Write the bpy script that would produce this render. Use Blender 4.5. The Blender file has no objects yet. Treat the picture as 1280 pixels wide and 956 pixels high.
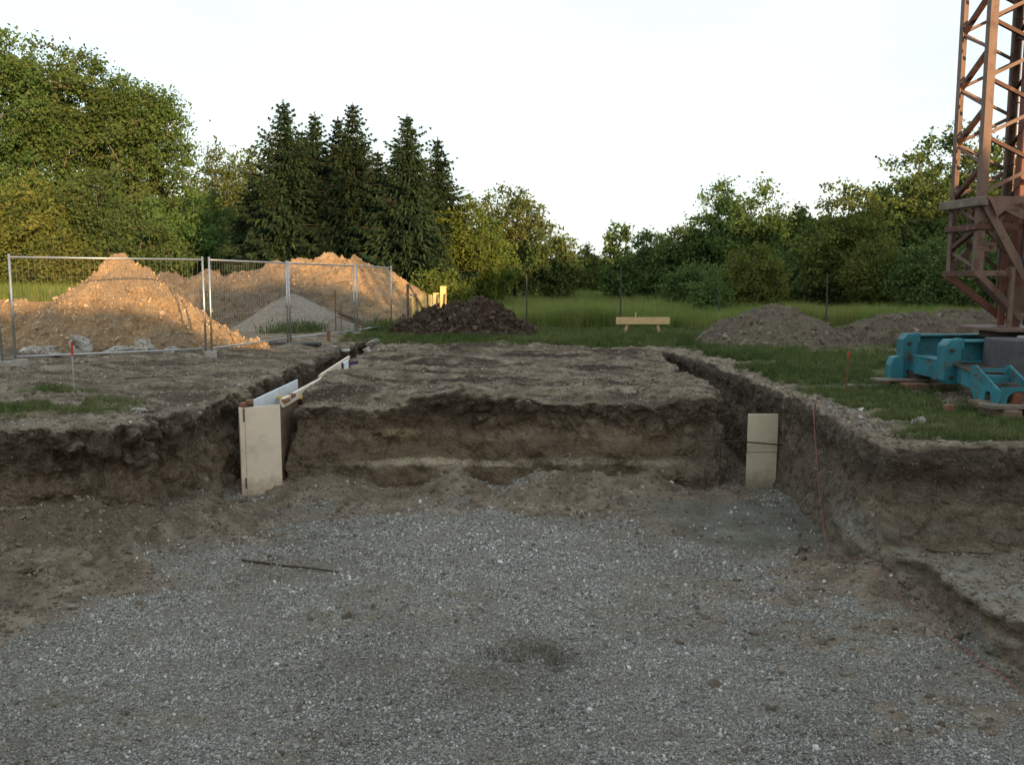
import bpy, bmesh, math, random
import numpy as np
from mathutils import Vector, Matrix

# ------------------------------------------------------------------ camera, sky, sun, exposure
SC = bpy.context.scene
COL = SC.collection
CAM_H = 1.53
PITCH = math.atan((478 - 352) / 1090)
cam_data = bpy.data.cameras.new('camera')
cam_data.sensor_width = 36.0
cam_data.lens = 36.0 * 1090 / 1280
cam_data.clip_end = 3000
cam = bpy.data.objects.new('camera', cam_data)
cam.location = (0, 0, CAM_H)
cam.rotation_euler = (math.pi / 2 - PITCH, 0, 0)
COL.objects.link(cam)
SC.camera = cam

SUN_AZ, SUN_EL = math.radians(150), math.radians(6.0)      # azimuth from +Y towards +X
SUN_DIR = Vector((math.sin(SUN_AZ) * math.cos(SUN_EL), math.cos(SUN_AZ) * math.cos(SUN_EL), math.sin(SUN_EL)))
world = bpy.data.worlds.new('World')
SC.world = world
world.use_nodes = True
wn, wl = world.node_tree.nodes, world.node_tree.links
wn.clear()
w_out = wn.new('ShaderNodeOutputWorld')
w_bg = wn.new('ShaderNodeBackground')
sky = wn.new('ShaderNodeTexSky')
sky.sky_type = 'NISHITA'
sky.sun_disc = False
sky.sun_elevation = SUN_EL
sky.sun_rotation = SUN_AZ
sky.air_density = 1.0
sky.dust_density = 2.0
sky.ozone_density = 1.0
w_bg.inputs['Strength'].default_value = 0.15
veil = wn.new('ShaderNodeMix'); veil.data_type = 'RGBA'          # thin even high cloud over the whole sky
veil.inputs[0].default_value = 0.55
wl.new(sky.outputs[0], veil.inputs[6])
cl_co = wn.new('ShaderNodeTexCoord'); cl_map = wn.new('ShaderNodeMapping'); cl_map.inputs['Scale'].default_value = (1.0, 1.0, 3.5)
cl_n = wn.new('ShaderNodeTexNoise'); cl_n.inputs['Scale'].default_value = 2.2; cl_n.inputs['Detail'].default_value = 5.0
wl.new(cl_co.outputs['Generated'], cl_map.inputs['Vector']); wl.new(cl_map.outputs[0], cl_n.inputs['Vector'])
cl_r = wn.new('ShaderNodeValToRGB')
cl_r.color_ramp.elements[0].position = 0.35; cl_r.color_ramp.elements[0].color = (0.82, 0.94, 1.0, 1)
cl_r.color_ramp.elements[1].position = 0.62; cl_r.color_ramp.elements[1].color = (0.92, 1.0, 1.03, 1)
wl.new(cl_n.outputs['Fac'], cl_r.inputs['Fac'])
cl_s = wn.new('ShaderNodeVectorMath'); cl_s.operation = 'SCALE'; cl_s.inputs['Scale'].default_value = 6.4
wl.new(cl_r.outputs[0], cl_s.inputs[0]); wl.new(cl_s.outputs[0], veil.inputs[7])
wl.new(veil.outputs[2], w_bg.inputs['Color'])
wl.new(w_bg.outputs[0], w_out.inputs['Surface'])

sun_data = bpy.data.lights.new('sun', 'SUN')
sun_data.energy = 5.0
sun_data.angle = math.radians(0.6)
sun_data.color = (1.0, 0.63, 0.31)
sun = bpy.data.objects.new('sun', sun_data)
sun.rotation_euler = (-SUN_DIR).to_track_quat('-Z', 'Y').to_euler()
sun.location = (20, -40, 30)
COL.objects.link(sun)

SC.view_settings.view_transform = 'Standard'
SC.view_settings.look = 'None'
SC.view_settings.gamma = 1.0
SC.view_settings.use_curve_mapping = False
SC.view_settings.exposure = 0.76
SC.render.engine = 'CYCLES'
SC.cycles.max_bounces = 6
SC.cycles.diffuse_bounces = 3
SC.cycles.transparent_max_bounces = 6
SC.cycles.use_denoising = True

# ------------------------------------------------------------------ helpers: numbers
RNG = np.random.default_rng(7)
random.seed(7)
F_PX = 1090.0

def at(u, v, d):
    """world point on the photograph's pixel u, v at distance d along the ground axis"""
    a = (u - 640) / F_PX; b = (v - 478) / F_PX
    c, s = math.cos(PITCH), math.sin(PITCH)
    dx, dy, dz = a, c - b * s, -s - b * c
    t = d / dy
    return Vector((dx * t, d, CAM_H + dz * t))

G12 = np.array([[1,1,0],[-1,1,0],[1,-1,0],[-1,-1,0],[1,0,1],[-1,0,1],[1,0,-1],[-1,0,-1],[0,1,1],[0,-1,1],[0,1,-1],[0,-1,-1]], np.float32)

def perlin(p, seed=0):
    p = np.asarray(p, np.float32)
    ip = np.floor(p).astype(np.int64); f = p - ip
    w = f * f * f * (f * (f * 6 - 15) + 10)
    out = np.zeros(len(p), np.float32)
    for dx in (0, 1):
        wx = w[:, 0] if dx else 1 - w[:, 0]
        for dy in (0, 1):
            wy = w[:, 1] if dy else 1 - w[:, 1]
            for dz in (0, 1):
                wz = w[:, 2] if dz else 1 - w[:, 2]
                h = ((ip[:, 0] + dx) * 374761393 + (ip[:, 1] + dy) * 668265263 + (ip[:, 2] + dz) * 1274126177 + seed * 982451653) & 0xffffffff
                h = ((h ^ (h >> 13)) * 1274126177) & 0xffffffff
                h = (h ^ (h >> 16)) % 12
                g = G12[h]
                out += wx * wy * wz * (g[:, 0] * (f[:, 0] - dx) + g[:, 1] * (f[:, 1] - dy) + g[:, 2] * (f[:, 2] - dz))
    return out

def fbm(p, freq, octaves=3, seed=0, gain=0.5, lac=2.03):
    p = np.asarray(p, np.float32)
    o = np.zeros(len(p), np.float32); a = 1.0
    for k in range(octaves):
        o += a * perlin(p * freq, seed + k * 17); a *= gain; freq *= lac
    return o

def worley(p, seed=0):
    """distance to the nearest and second nearest cell point"""
    p = np.asarray(p, np.float32); ip = np.floor(p).astype(np.int64); f = p - ip
    d1 = np.full(len(p), 9.0, np.float32); d2 = d1.copy()
    for dx in (-1, 0, 1):
        for dy in (-1, 0, 1):
            for dz in (-1, 0, 1):
                h = ((ip[:, 0] + dx) * 374761393 + (ip[:, 1] + dy) * 668265263 + (ip[:, 2] + dz) * 1274126177 + seed * 982451653) & 0xffffffff
                h = ((h ^ (h >> 13)) * 1274126177) & 0xffffffff
                rx = (h & 1023) / 1023.0; ry = ((h >> 10) & 1023) / 1023.0; rz = ((h >> 20) & 1023) / 1023.0
                d = (dx + rx - f[:, 0]) ** 2 + (dy + ry - f[:, 1]) ** 2 + (dz + rz - f[:, 2]) ** 2
                d2 = np.minimum(d2, np.maximum(d1, d)); d1 = np.minimum(d1, d)
    return np.sqrt(d1), np.sqrt(d2)

def fbm2(X, Y, freq, octaves=3, seed=0, sx=1.0, gain=0.5):
    p = np.stack([X.ravel() * sx, Y.ravel(), np.full(X.size, 0.37)], 1)
    return fbm(p, freq, octaves, seed, gain).reshape(X.shape)

def sstep(a, b, x):
    t = np.clip((x - a) / (b - a), 0, 1)
    return t * t * (3 - 2 * t)

def poly_sd(X, Y, poly):
    """signed distance to a polygon in plan, negative inside"""
    d2 = np.full(X.shape, 1e9); ins = np.zeros(X.shape, bool)
    n = len(poly)
    for i in range(n):
        ax, ay = poly[i]; bx, by = poly[(i + 1) % n]
        ex, ey = bx - ax, by - ay
        t = np.clip(((X - ax) * ex + (Y - ay) * ey) / (ex * ex + ey * ey + 1e-12), 0, 1)
        d2 = np.minimum(d2, (X - ax - t * ex) ** 2 + (Y - ay - t * ey) ** 2)
        if ay != by:
            c = ((ay > Y) != (by > Y)) & (X < (bx - ax) * (Y - ay) / (by - ay) + ax)
            ins ^= c
    return np.where(ins, -1, 1) * np.sqrt(d2)

# ------------------------------------------------------------------ helpers: objects
def tag(o, label=None, cat=None, group=None, kind=None):
    if label: o['label'] = label
    if cat: o['category'] = cat
    if group: o['group'] = group
    if kind: o['kind'] = kind
    return o

def link(name, mesh, parent=None, loc=None, rot=None):
    o = bpy.data.objects.new(name, mesh)
    COL.objects.link(o)
    if parent is not None: o.parent = parent
    if loc is not None: o.location = loc
    if rot is not None: o.rotation_euler = rot
    return o

def empty(name, loc=(0, 0, 0), rz=0.0):
    o = bpy.data.objects.new(name, None)
    o.location = loc; o.rotation_euler = (0, 0, rz)
    o.empty_display_size = 0.2
    COL.objects.link(o)
    return o

def np_mesh(name, verts, faces, mat=None, smooth=False):
    """faces: (n,3) or (n,4) int array"""
    verts = np.asarray(verts, np.float32); faces = np.asarray(faces, np.int32)
    me = bpy.data.meshes.new(name)
    k = faces.shape[1]
    me.vertices.add(len(verts)); me.loops.add(faces.size); me.polygons.add(len(faces))
    me.vertices.foreach_set('co', verts.ravel())
    me.loops.foreach_set('vertex_index', faces.ravel())
    me.polygons.foreach_set('loop_start', np.arange(0, faces.size, k, dtype=np.int32))
    me.polygons.foreach_set('use_smooth', np.full(len(faces), smooth, bool))
    me.update(calc_edges=True)
    if mat: me.materials.append(mat)
    return me

def attr(me, name, data, domain='POINT'):
    data = np.asarray(data, np.float32)
    if data.ndim == 1:
        a = me.attributes.new(name, 'FLOAT', domain); a.data.foreach_set('value', data)
    else:
        a = me.attributes.new(name, 'FLOAT_VECTOR', domain); a.data.foreach_set('vector', data.ravel())

class MB:
    """collects simple solids into one mesh"""
    def __init__(self): self.v = []; self.f = []
    def add(self, vs, fs):
        n = len(self.v); self.v += [tuple(x) for x in vs]; self.f += [tuple(i + n for i in q) for q in fs]
    def box(self, x0, x1, y0, y1, z0, z1, m=None):
        vs = [Vector(p) for p in ((x0,y0,z0),(x1,y0,z0),(x1,y1,z0),(x0,y1,z0),(x0,y0,z1),(x1,y0,z1),(x1,y1,z1),(x0,y1,z1))]
        if m: vs = [m @ q for q in vs]
        self.add(vs, [(0,3,2,1),(4,5,6,7),(0,1,5,4),(1,2,6,5),(2,3,7,6),(3,0,4,7)])
        return self
    def bar(self, p0, p1, w, h, up=(0, 0, 1)):
        p0, p1 = Vector(p0), Vector(p1); d = (p1 - p0); L = d.length; d.normalize()
        s = d.cross(Vector(up))
        if s.length < 1e-4: s = d.cross(Vector((0, 1, 0)))
        s.normalize(); t = s.cross(d)
        m = Matrix((( s.x, d.x, t.x, p0.x), (s.y, d.y, t.y, p0.y), (s.z, d.z, t.z, p0.z), (0, 0, 0, 1)))
        return self.box(-w/2, w/2, 0, L, -h/2, h/2, m)
    def angle(self, p0, p1, w, th, sx=1, sy=1, a=(1, 0, 0), b=(0, 1, 0)):
        """L section from p0 to p1 with flanges along a and b"""
        p0, p1 = Vector(p0), Vector(p1); a = Vector(a) * sx; b = Vector(b) * sy
        prof = [a*0+b*0, a*w, a*w+b*th, a*th+b*th, a*th+b*w, b*w]
        vs = [p0 + q for q in prof] + [p1 + q for q in prof]
        fs = [(i, (i+1) % 6, (i+1) % 6 + 6, i + 6) for i in range(6)] + [(0,1,2,3),(0,3,4,5),(9,8,7,6),(11,10,9,6)]
        self.add(vs, fs); return self
    def tube(self, pts, r, n=6, cap=True):
        pts = [Vector(p) for p in pts]; rs = r if isinstance(r, (list, tuple)) else [r] * len(pts)
        rings = []
        for i, p in enumerate(pts):
            d = (pts[min(i+1, len(pts)-1)] - pts[max(i-1, 0)]).normalized()
            s = d.cross(Vector((0, 0, 1)))
            if s.length < 1e-3: s = d.cross(Vector((0, 1, 0)))
            s.normalize(); t = s.cross(d)
            rings.append([p + (s * math.cos(6.28318*k/n) + t * math.sin(6.28318*k/n)) * rs[i] for k in range(n)])
        vs = [q for ring in rings for q in ring]; fs = []
        for i in range(len(pts)-1):
            for k in range(n):
                fs.append((i*n+k, i*n+(k+1) % n, (i+1)*n+(k+1) % n, (i+1)*n+k))
        if cap:
            fs.append(tuple(range(n-1, -1, -1))); fs.append(tuple((len(pts)-1)*n + k for k in range(n)))
        self.add(vs, fs); return self
    def cyl(self, p0, p1, r, n=12): return self.tube([p0, p1], r, n)
    def prism(self, poly, d0, d1, m):
        """poly: 2D points in the local XZ plane, extruded along local Y from d0 to d1"""
        n = len(poly)
        vs = [m @ Vector((x, d0, z)) for x, z in poly] + [m @ Vector((x, d1, z)) for x, z in poly]
        fs = [tuple(range(n)), tuple(range(2*n-1, n-1, -1))] + [(i, i+n, (i+1) % n + n, (i+1) % n) for i in range(n)]
        self.add(vs, fs); return self
    def build(self, name, mat, parent=None, bevel=0.0, smooth=False, loc=None, rot=None):
        me = bpy.data.meshes.new(name)
        me.from_pydata(self.v, [], self.f)
        bm = bmesh.new(); bm.from_mesh(me)
        bmesh.ops.recalc_face_normals(bm, faces=bm.faces)
        if bevel > 0:
            bmesh.ops.bevel(bm, geom=[e for e in bm.edges], offset=bevel, segments=1, affect='EDGES', profile=0.5)
        bm.to_mesh(me); bm.free()
        if smooth:
            me.polygons.foreach_set('use_smooth', np.ones(len(me.polygons), bool))
        me.materials.append(mat)
        return link(name, me, parent, loc, rot)

# ------------------------------------------------------------------ materials
class NT:
    def __init__(self, name):
        self.m = bpy.data.materials.new(name); self.m.use_nodes = True
        self.t = self.m.node_tree; self.t.nodes.clear()
        self.out = self.n('ShaderNodeOutputMaterial')
    def n(self, typ, ins=None, **kw):
        nd = self.t.nodes.new(typ)
        for k, v in kw.items(): setattr(nd, k, v)
        for k, v in (ins or {}).items(): self.put(nd.inputs[k], v)
        return nd
    def put(self, sock, v):
        if isinstance(v, bpy.types.NodeSocket): self.t.links.new(v, sock)
        elif isinstance(v, bpy.types.Node): self.t.links.new(v.outputs[0], sock)
        else: sock.default_value = v
    def pos(self): return self.n('ShaderNodeNewGeometry').outputs['Position']
    def obj(self): return self.n('ShaderNodeTexCoord').outputs['Object']
    def noise(self, vec, scale, detail=4, rough=0.55, dist=0.0):
        return self.n('ShaderNodeTexNoise', {'Vector': vec, 'Scale': scale, 'Detail': detail, 'Roughness': rough, 'Distortion': dist}).outputs['Fac']
    def ramp(self, fac, stops, interp='LINEAR'):
        r = self.n('ShaderNodeValToRGB', {'Fac': fac}); cr = r.color_ramp; cr.interpolation = interp
        while len(cr.elements) < len(stops): cr.elements.new(0.5)
        for e, (p, c) in zip(cr.elements, stops):
            e.position = p; e.color = (c[0], c[1], c[2], 1) if len(c) == 3 else c
        return r.outputs[0]
    def mix(self, fac, a, b, blend='MIX'):
        x = self.n('ShaderNodeMix', data_type='RGBA', blend_type=blend)
        self.put(x.inputs[0], fac)
        for s, v in ((x.inputs[6], a), (x.inputs[7], b)):
            if isinstance(v, (tuple, list)): v = (v[0], v[1], v[2], 1)
            self.put(s, v)
        return x.outputs[2]
    def math(self, op, a, b=0.0, c=None, clamp=False):
        x = self.n('ShaderNodeMath', operation=op, use_clamp=clamp)
        self.put(x.inputs[0], a); self.put(x.inputs[1], b)
        if c is not None: self.put(x.inputs[2], c)
        return x.outputs[0]
    def maprange(self, v, a, b, c=0.0, d=1.0):
        x = self.n('ShaderNodeMapRange', {'Value': v, 'From Min': a, 'From Max': b, 'To Min': c, 'To Max': d})
        return x.outputs[0]
    def attr(self, name, typ='GEOMETRY', out='Fac'):
        return self.n('ShaderNodeAttribute', attribute_name=name, attribute_type=typ).outputs[out]
    def bump(self, h, strength=0.5, dist=0.02, normal=None):
        b = self.n('ShaderNodeBump', {'Height': h, 'Strength': strength, 'Distance': dist})
        if normal is not None: self.put(b.inputs['Normal'], normal)
        return b.outputs[0]
    def finish(self, col, rough=0.9, normal=None, metal=0.0, spec=0.3):
        p = self.n('ShaderNodeBsdfPrincipled', {'Roughness': rough, 'Metallic': metal, 'Specular IOR Level': spec})
        if isinstance(col, (tuple, list)): col = (col[0], col[1], col[2], 1)
        self.put(p.inputs['Base Color'], col)
        if normal is not None: self.put(p.inputs['Normal'], normal)
        self.t.links.new(p.outputs[0], self.out.inputs['Surface'])
        return self.m

def mat_earth():
    k = NT('earth'); P = k.pos()
    big = k.noise(P, 0.55, 5, 0.6); mid = k.noise(P, 3.1, 6, 0.62); fine = k.noise(P, 28, 5, 0.65)
    dirt = k.ramp(mid, [(0.30, (0.113, 0.084, 0.056)), (0.46, (0.187, 0.144, 0.099)), (0.58, (0.299, 0.239, 0.172)), (0.74, (0.434, 0.367, 0.273))])
    dirt = k.mix(k.maprange(big, 0.46, 0.66, 0, 0.8), dirt, (0.280, 0.231, 0.170), 'MIX')
    dirt = k.mix(0.55, dirt, k.ramp(k.math('ADD', k.math('MULTIPLY', mid, 0.6), k.math('MULTIPLY', fine, 0.4)), [(0.36, (0.090, 0.067, 0.048)), (0.52, (0.254, 0.202, 0.146)), (0.66, (0.404, 0.337, 0.254))]))
    # scraped, dark streaks across the bare building plot
    sep = k.n('ShaderNodeSeparateXYZ', {'Vector': P}); X, Y, Z = sep.outputs
    st = k.n('ShaderNodeCombineXYZ', {'X': k.math('MULTIPLY', X, 0.35), 'Y': k.math('MULTIPLY', Y, 1.5), 'Z': Z})
    streak = k.noise(st.outputs[0], 1.4, 6, 0.62, 0.4)
    dirt = k.mix(k.math('MULTIPLY', k.attr('scraped'), k.maprange(streak, 0.46, 0.57)), dirt, (0.062, 0.047, 0.034))
    # cut walls: strata by height, wobbling
    wob = k.math('MULTIPLY', k.math('SUBTRACT', k.noise(P, 1.3, 5, 0.6), 0.5), 0.20)
    zz = k.math('ADD', Z, wob)
    strata = k.ramp(k.maprange(zz, -1.45, 0.05), [
        (0.00, (0.164, 0.125, 0.078)), (0.245, (0.180, 0.134, 0.084)), (0.262, (0.211, 0.164, 0.103)), (0.285, (0.515, 0.452, 0.336)), (0.325, (0.484, 0.414, 0.296)),
        (0.345, (0.211, 0.161, 0.100)), (0.50, (0.180, 0.131, 0.082)), (0.54, (0.312, 0.246, 0.156)), (0.585, (0.312, 0.242, 0.156)),
        (0.63, (0.156, 0.115, 0.074)), (0.78, (0.078, 0.058, 0.041)), (0.92, (0.066, 0.050, 0.037)), (1.0, (0.172, 0.137, 0.100))])
    blot = k.noise(P, 5.5, 7, 0.68)
    strata = k.mix(k.maprange(blot, 0.46, 0.70, 0.0, 0.7), strata, k.ramp(fine, [(0.35, (0.069, 0.050, 0.034)), (0.65, (0.213, 0.169, 0.115))]))
    strata = k.mix(k.maprange(k.noise(P, 1.1, 3, 0.5), 0.55, 0.68, 0.0, 0.5), strata, (0.085, 0.064, 0.043))
    plainw = k.ramp(k.maprange(zz, -1.45, 0.05), [(0.0, (0.238, 0.198, 0.146)), (0.22, (0.197, 0.159, 0.112)), (0.45, (0.168, 0.128, 0.086)), (0.6, (0.216, 0.172, 0.123)), (0.76, (0.114, 0.088, 0.066)), (0.9, (0.076, 0.062, 0.048)), (1.0, (0.182, 0.153, 0.119))])
    plainw = k.mix(k.maprange(blot, 0.38, 0.62, 0.0, 0.85), plainw, k.ramp(k.noise(P, 12, 6, 0.7), [(0.32, (0.048, 0.037, 0.026)), (0.5, (0.132, 0.101, 0.070)), (0.68, (0.274, 0.223, 0.163))]))
    strata = k.mix(k.attr('band'), plainw, strata)
    grain = k.noise(P, 55, 6, 0.75)
    strata = k.mix(k.maprange(grain, 0.50, 0.66, 0.0, 0.8), strata, k.mix(1.0, strata, (0.33, 0.31, 0.29), 'MULTIPLY'))
    strata = k.mix(k.maprange(grain, 0.36, 0.46, 0.55, 0.0), strata, k.mix(1.0, strata, (1.9, 1.9, 1.9), 'MULTIPLY'))
    col = k.mix(k.attr('wall'), dirt, strata)
    # damp smooth clay and grey gravel bed
    clay = k.ramp(k.noise(P, 2.2, 6, 0.6), [(0.35, (0.131, 0.121, 0.096)), (0.6, (0.200, 0.188, 0.152)), (0.75, (0.250, 0.231, 0.188))])
    col = k.mix(k.attr('clay'), col, clay)
    col = k.mix(k.math('MULTIPLY', k.attr('pale'), k.maprange(k.noise(P, 4.5, 6, 0.65), 0.36, 0.55)), col, k.ramp(fine, [(0.35, (0.22, 0.205, 0.17)), (0.65, (0.36, 0.34, 0.285))]))
    vor = k.n('ShaderNodeTexVoronoi', {'Vector': P, 'Scale': 62.0, 'Randomness': 1.0}, feature='F1')
    vor2 = k.n('ShaderNodeTexVoronoi', {'Vector': P, 'Scale': 24.0, 'Randomness': 1.0}, feature='F1')
    rnd = k.n('ShaderNodeSeparateColor', {'Color': vor.outputs['Color']}).outputs[0]
    grav = k.ramp(rnd, [(0.0, (0.182, 0.173, 0.153)), (0.3, (0.210, 0.200, 0.171)), (0.7, (0.311, 0.292, 0.251)), (1.0, (0.547, 0.511, 0.437))])
    grav = k.mix(k.maprange(k.noise(P, 1.7, 5, 0.62), 0.45, 0.68, 0, 0.65), grav, (0.236, 0.209, 0.169))
    grav = k.mix(k.maprange(k.noise(P, 0.6, 6, 0.6), 0.45, 0.66, 0.0, 0.75), grav, k.mix(1.0, grav, (0.74, 0.72, 0.70), 'MULTIPLY'))
    gw = k.math('ADD', k.attr('gravel'), k.math('MULTIPLY', k.math('SUBTRACT', k.noise(P, 6, 6, 0.7), 0.5), 1.3))
    gw = k.math('MULTIPLY', k.maprange(gw, 0.35, 0.65), k.maprange(k.attr('gravel'), 0.02, 0.2))
    col = k.mix(gw, col, grav)
    # thin turf
    turf = k.ramp(k.noise(P, 14, 5, 0.7), [(0.3, (0.058, 0.072, 0.029)), (0.55, (0.098, 0.117, 0.046)), (0.75, (0.143, 0.137, 0.072))])
    tw = k.math('ADD', k.attr('grass'), k.math('MULTIPLY', k.math('SUBTRACT', k.noise(P, 1.5, 7, 0.7), 0.55), 3.0))
    tw = k.math('MULTIPLY', k.maprange(tw, 0.4, 0.75), k.maprange(k.attr('grass'), 0.02, 0.2))
    col = k.mix(tw, col, turf)
    col = k.mix(k.math('MULTIPLY', k.attr('hollow_dark'), k.maprange(k.noise(P, 5, 5, 0.7), 0.3, 0.6)), col, k.mix(1.0, col, (0.5, 0.47, 0.43), 'MULTIPLY'))
    h = k.math('ADD', k.math('MULTIPLY', fine, 0.5), k.math('ADD', k.math('MULTIPLY', mid, 0.5), k.math('MULTIPLY', k.noise(P, 90, 3, 0.6), 0.18)))
    nrm = k.bump(h, 1.0, 0.09)
    gh = k.math('MULTIPLY', gw, k.math('SUBTRACT', 1.0, k.math('ADD', k.math('MULTIPLY', vor.outputs['Distance'], 0.8), k.math('MULTIPLY', vor2.outputs['Distance'], 0.4))))
    nrm = k.bump(gh, 0.9, 0.018, nrm)
    return k.finish(col, 0.93, nrm, spec=0.15)

def mat_soil(name, stops, scale=4.0, bump=0.05, grey=None, stones=True, flank=None):
    k = NT(name); P = k.pos()
    n1 = k.noise(P, scale, 6, 0.62); n2 = k.noise(P, scale * 8, 5, 0.66)
    v = k.math('ADD', k.math('MULTIPLY', n1, 0.6), k.math('MULTIPLY', n2, 0.4))
    col = k.ramp(v, stops)
    if grey:
        col = k.mix(k.maprange(k.noise(P, 0.9, 5, 0.6), 0.46, 0.62, 0, 0.8), col, grey)
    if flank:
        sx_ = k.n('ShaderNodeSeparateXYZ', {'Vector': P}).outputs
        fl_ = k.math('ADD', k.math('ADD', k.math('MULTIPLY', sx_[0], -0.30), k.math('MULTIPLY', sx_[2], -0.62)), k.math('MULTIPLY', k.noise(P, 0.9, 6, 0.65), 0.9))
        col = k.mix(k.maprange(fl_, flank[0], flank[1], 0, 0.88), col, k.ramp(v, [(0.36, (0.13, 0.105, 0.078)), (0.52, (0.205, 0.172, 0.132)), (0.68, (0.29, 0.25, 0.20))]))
    if stones:
        vo = k.n('ShaderNodeTexVoronoi', {'Vector': P, 'Scale': 22.0}, feature='F1')
        r = k.n('ShaderNodeSeparateColor', {'Color': vo.outputs['Color']}).outputs[0]
        msk = k.math('MULTIPLY', k.math('GREATER_THAN', r, 0.86), k.math('LESS_THAN', vo.outputs['Distance'], 0.42))
        col = k.mix(k.math('MULTIPLY', msk, 0.7), col, (0.42, 0.39, 0.33))
    nrm = k.bump(k.math('ADD', n2, n1), 0.8, bump)
    return k.finish(col, 0.95, nrm, spec=0.1)

def mat_plain(name, c, rough=0.7, var=0.25, scale=6.0, bump=0.0, metal=0.0, wear=None, wear_at=(0.55, 0.7), spec=0.3, stretch=None, objspace=True):
    k = NT(name); P = k.obj() if objspace else k.pos()
    if stretch:
        P = k.n('ShaderNodeMapping', {'Vector': P, 'Scale': stretch}).outputs[0]
    n = k.noise(P, scale, 5, 0.62)
    lo = tuple(x * (1 - var) for x in c); hi = tuple(min(1, x * (1 + var)) for x in c)
    col = k.ramp(n, [(0.3, lo), (0.7, hi)])
    if wear:
        col = k.mix(k.maprange(k.noise(P, scale * 2.3, 7, 0.7), wear_at[0], wear_at[1]), col, wear)
    nrm = k.bump(k.noise(P, scale * 6, 4, 0.6), 0.5, bump) if bump else None
    return k.finish(col, rough, nrm, metal, spec)

def mat_leaf(name, dark, light, trans=0.35, warm=None):
    k = NT(name)
    r = k.attr('tone'); oi = k.n('ShaderNodeObjectInfo').outputs['Random']
    col = k.ramp(r, [(0.0, dark), (1.0, light)])
    if warm: col = k.mix(k.maprange(r, 0.86, 1.0, 0, 0.7), col, warm)
    hsv = k.n('ShaderNodeHueSaturation', {'Hue': k.maprange(oi, 0, 1, 0.488, 0.512), 'Saturation': 1.0, 'Value': k.maprange(oi, 0, 1, 0.88, 1.12), 'Color': col})
    d = k.n('ShaderNodeBsdfDiffuse', {'Color': hsv.outputs[0]})
    tcol = k.mix(0.45, hsv.outputs[0], (0.16, 0.19, 0.03))
    t = k.n('ShaderNodeBsdfTranslucent', {'Color': tcol})
    m = k.n('ShaderNodeMixShader', {'Fac': trans, 1: d.outputs[0], 2: t.outputs[0]})
    k.t.links.new(m.outputs[0], k.out.inputs['Surface'])
    return k.m

def mat_blade(name, stops, trans=0.3):
    k = NT(name)
    oi = k.n('ShaderNodeObjectInfo').outputs['Random']
    big = k.noise(k.pos(), 0.35, 4, 0.6)
    v = k.math('ADD', k.math('MULTIPLY', oi, 0.55), k.maprange(big, 0.3, 0.7, 0, 0.45))
    col = k.ramp(v, stops)
    d = k.n('ShaderNodeBsdfDiffuse', {'Color': col}); t = k.n('ShaderNodeBsdfTranslucent', {'Color': col})
    m = k.n('ShaderNodeMixShader', {'Fac': trans, 1: d.outputs[0], 2: t.outputs[0]})
    k.t.links.new(m.outputs[0], k.out.inputs['Surface'])
    return k.m

def mat_stone(name, stops, dust=(0.215, 0.19, 0.15)):
    k = NT(name)
    oi = k.n('ShaderNodeObjectInfo').outputs['Random']
    n = k.noise(k.obj(), 3.0, 3, 0.6)
    col = k.ramp(oi, stops)
    col = k.mix(k.maprange(n, 0.35, 0.7, 0, 0.35), col, (0.15, 0.13, 0.10))
    col = k.mix(k.maprange(k.noise(k.pos(), 1.7, 5, 0.62), 0.46, 0.66, 0, 0.65), col, dust)
    col = k.mix(k.maprange(k.noise(k.pos(), 0.6, 6, 0.6), 0.45, 0.66, 0.0, 0.75), col, k.mix(1.0, col, (0.74, 0.72, 0.70), 'MULTIPLY'))
    return k.finish(col, 0.85, None, spec=0.25)

def mat_ply(name, c, c2):
    k = NT(name); P = k.obj()
    m = k.n('ShaderNodeMapping', {'Vector': P, 'Scale': (2.5, 2.5, 14.0)})
    g = k.noise(m.outputs[0], 3.0, 6, 0.65, 1.2)
    col = k.mix(k.maprange(g, 0.35, 0.68), c, c2)
    col = k.mix(k.maprange(k.noise(P, 3.5, 6, 0.7), 0.5, 0.75, 0, 0.6), col, tuple(x * 0.62 for x in c))
    z = k.n('ShaderNodeSeparateXYZ', {'Vector': k.pos()}).outputs[2]
    mud = k.math('ADD', k.maprange(z, -1.35, -0.95, 0.75, 0.0), k.math('MULTIPLY', k.math('SUBTRACT', k.noise(P, 9, 6, 0.7), 0.5), 0.9))
    col = k.mix(k.maprange(mud, 0.25, 0.75, 0, 0.8), col, (0.2, 0.16, 0.11))
    return k.finish(col, 0.6, k.bump(g, 0.2, 0.004), spec=0.3)

M = {}
M['earth'] = mat_earth()
M['sand'] = mat_soil('sand', [(0.34, (0.219, 0.142, 0.078)), (0.46, (0.425, 0.284, 0.156)), (0.58, (0.571, 0.398, 0.227)), (0.72, (0.689, 0.511, 0.326))], 2.6, 0.28, (0.352, 0.269, 0.184))
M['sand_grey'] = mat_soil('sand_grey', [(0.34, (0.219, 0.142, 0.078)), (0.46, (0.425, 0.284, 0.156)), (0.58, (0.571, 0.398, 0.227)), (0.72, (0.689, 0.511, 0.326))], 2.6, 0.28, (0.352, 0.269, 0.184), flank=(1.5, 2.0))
M['gravel_pile'] = mat_soil('gravel_pile', [(0.34, (0.19, 0.16, 0.13)), (0.5, (0.29, 0.25, 0.205)), (0.68, (0.38, 0.33, 0.28))], 6.0, 0.05)
M['topsoil'] = mat_soil('topsoil', [(0.34, (0.032, 0.023, 0.015)), (0.5, (0.067, 0.046, 0.032)), (0.64, (0.113, 0.082, 0.058)), (0.78, (0.162, 0.126, 0.089))], 4.0, 0.09, None, False)
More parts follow.
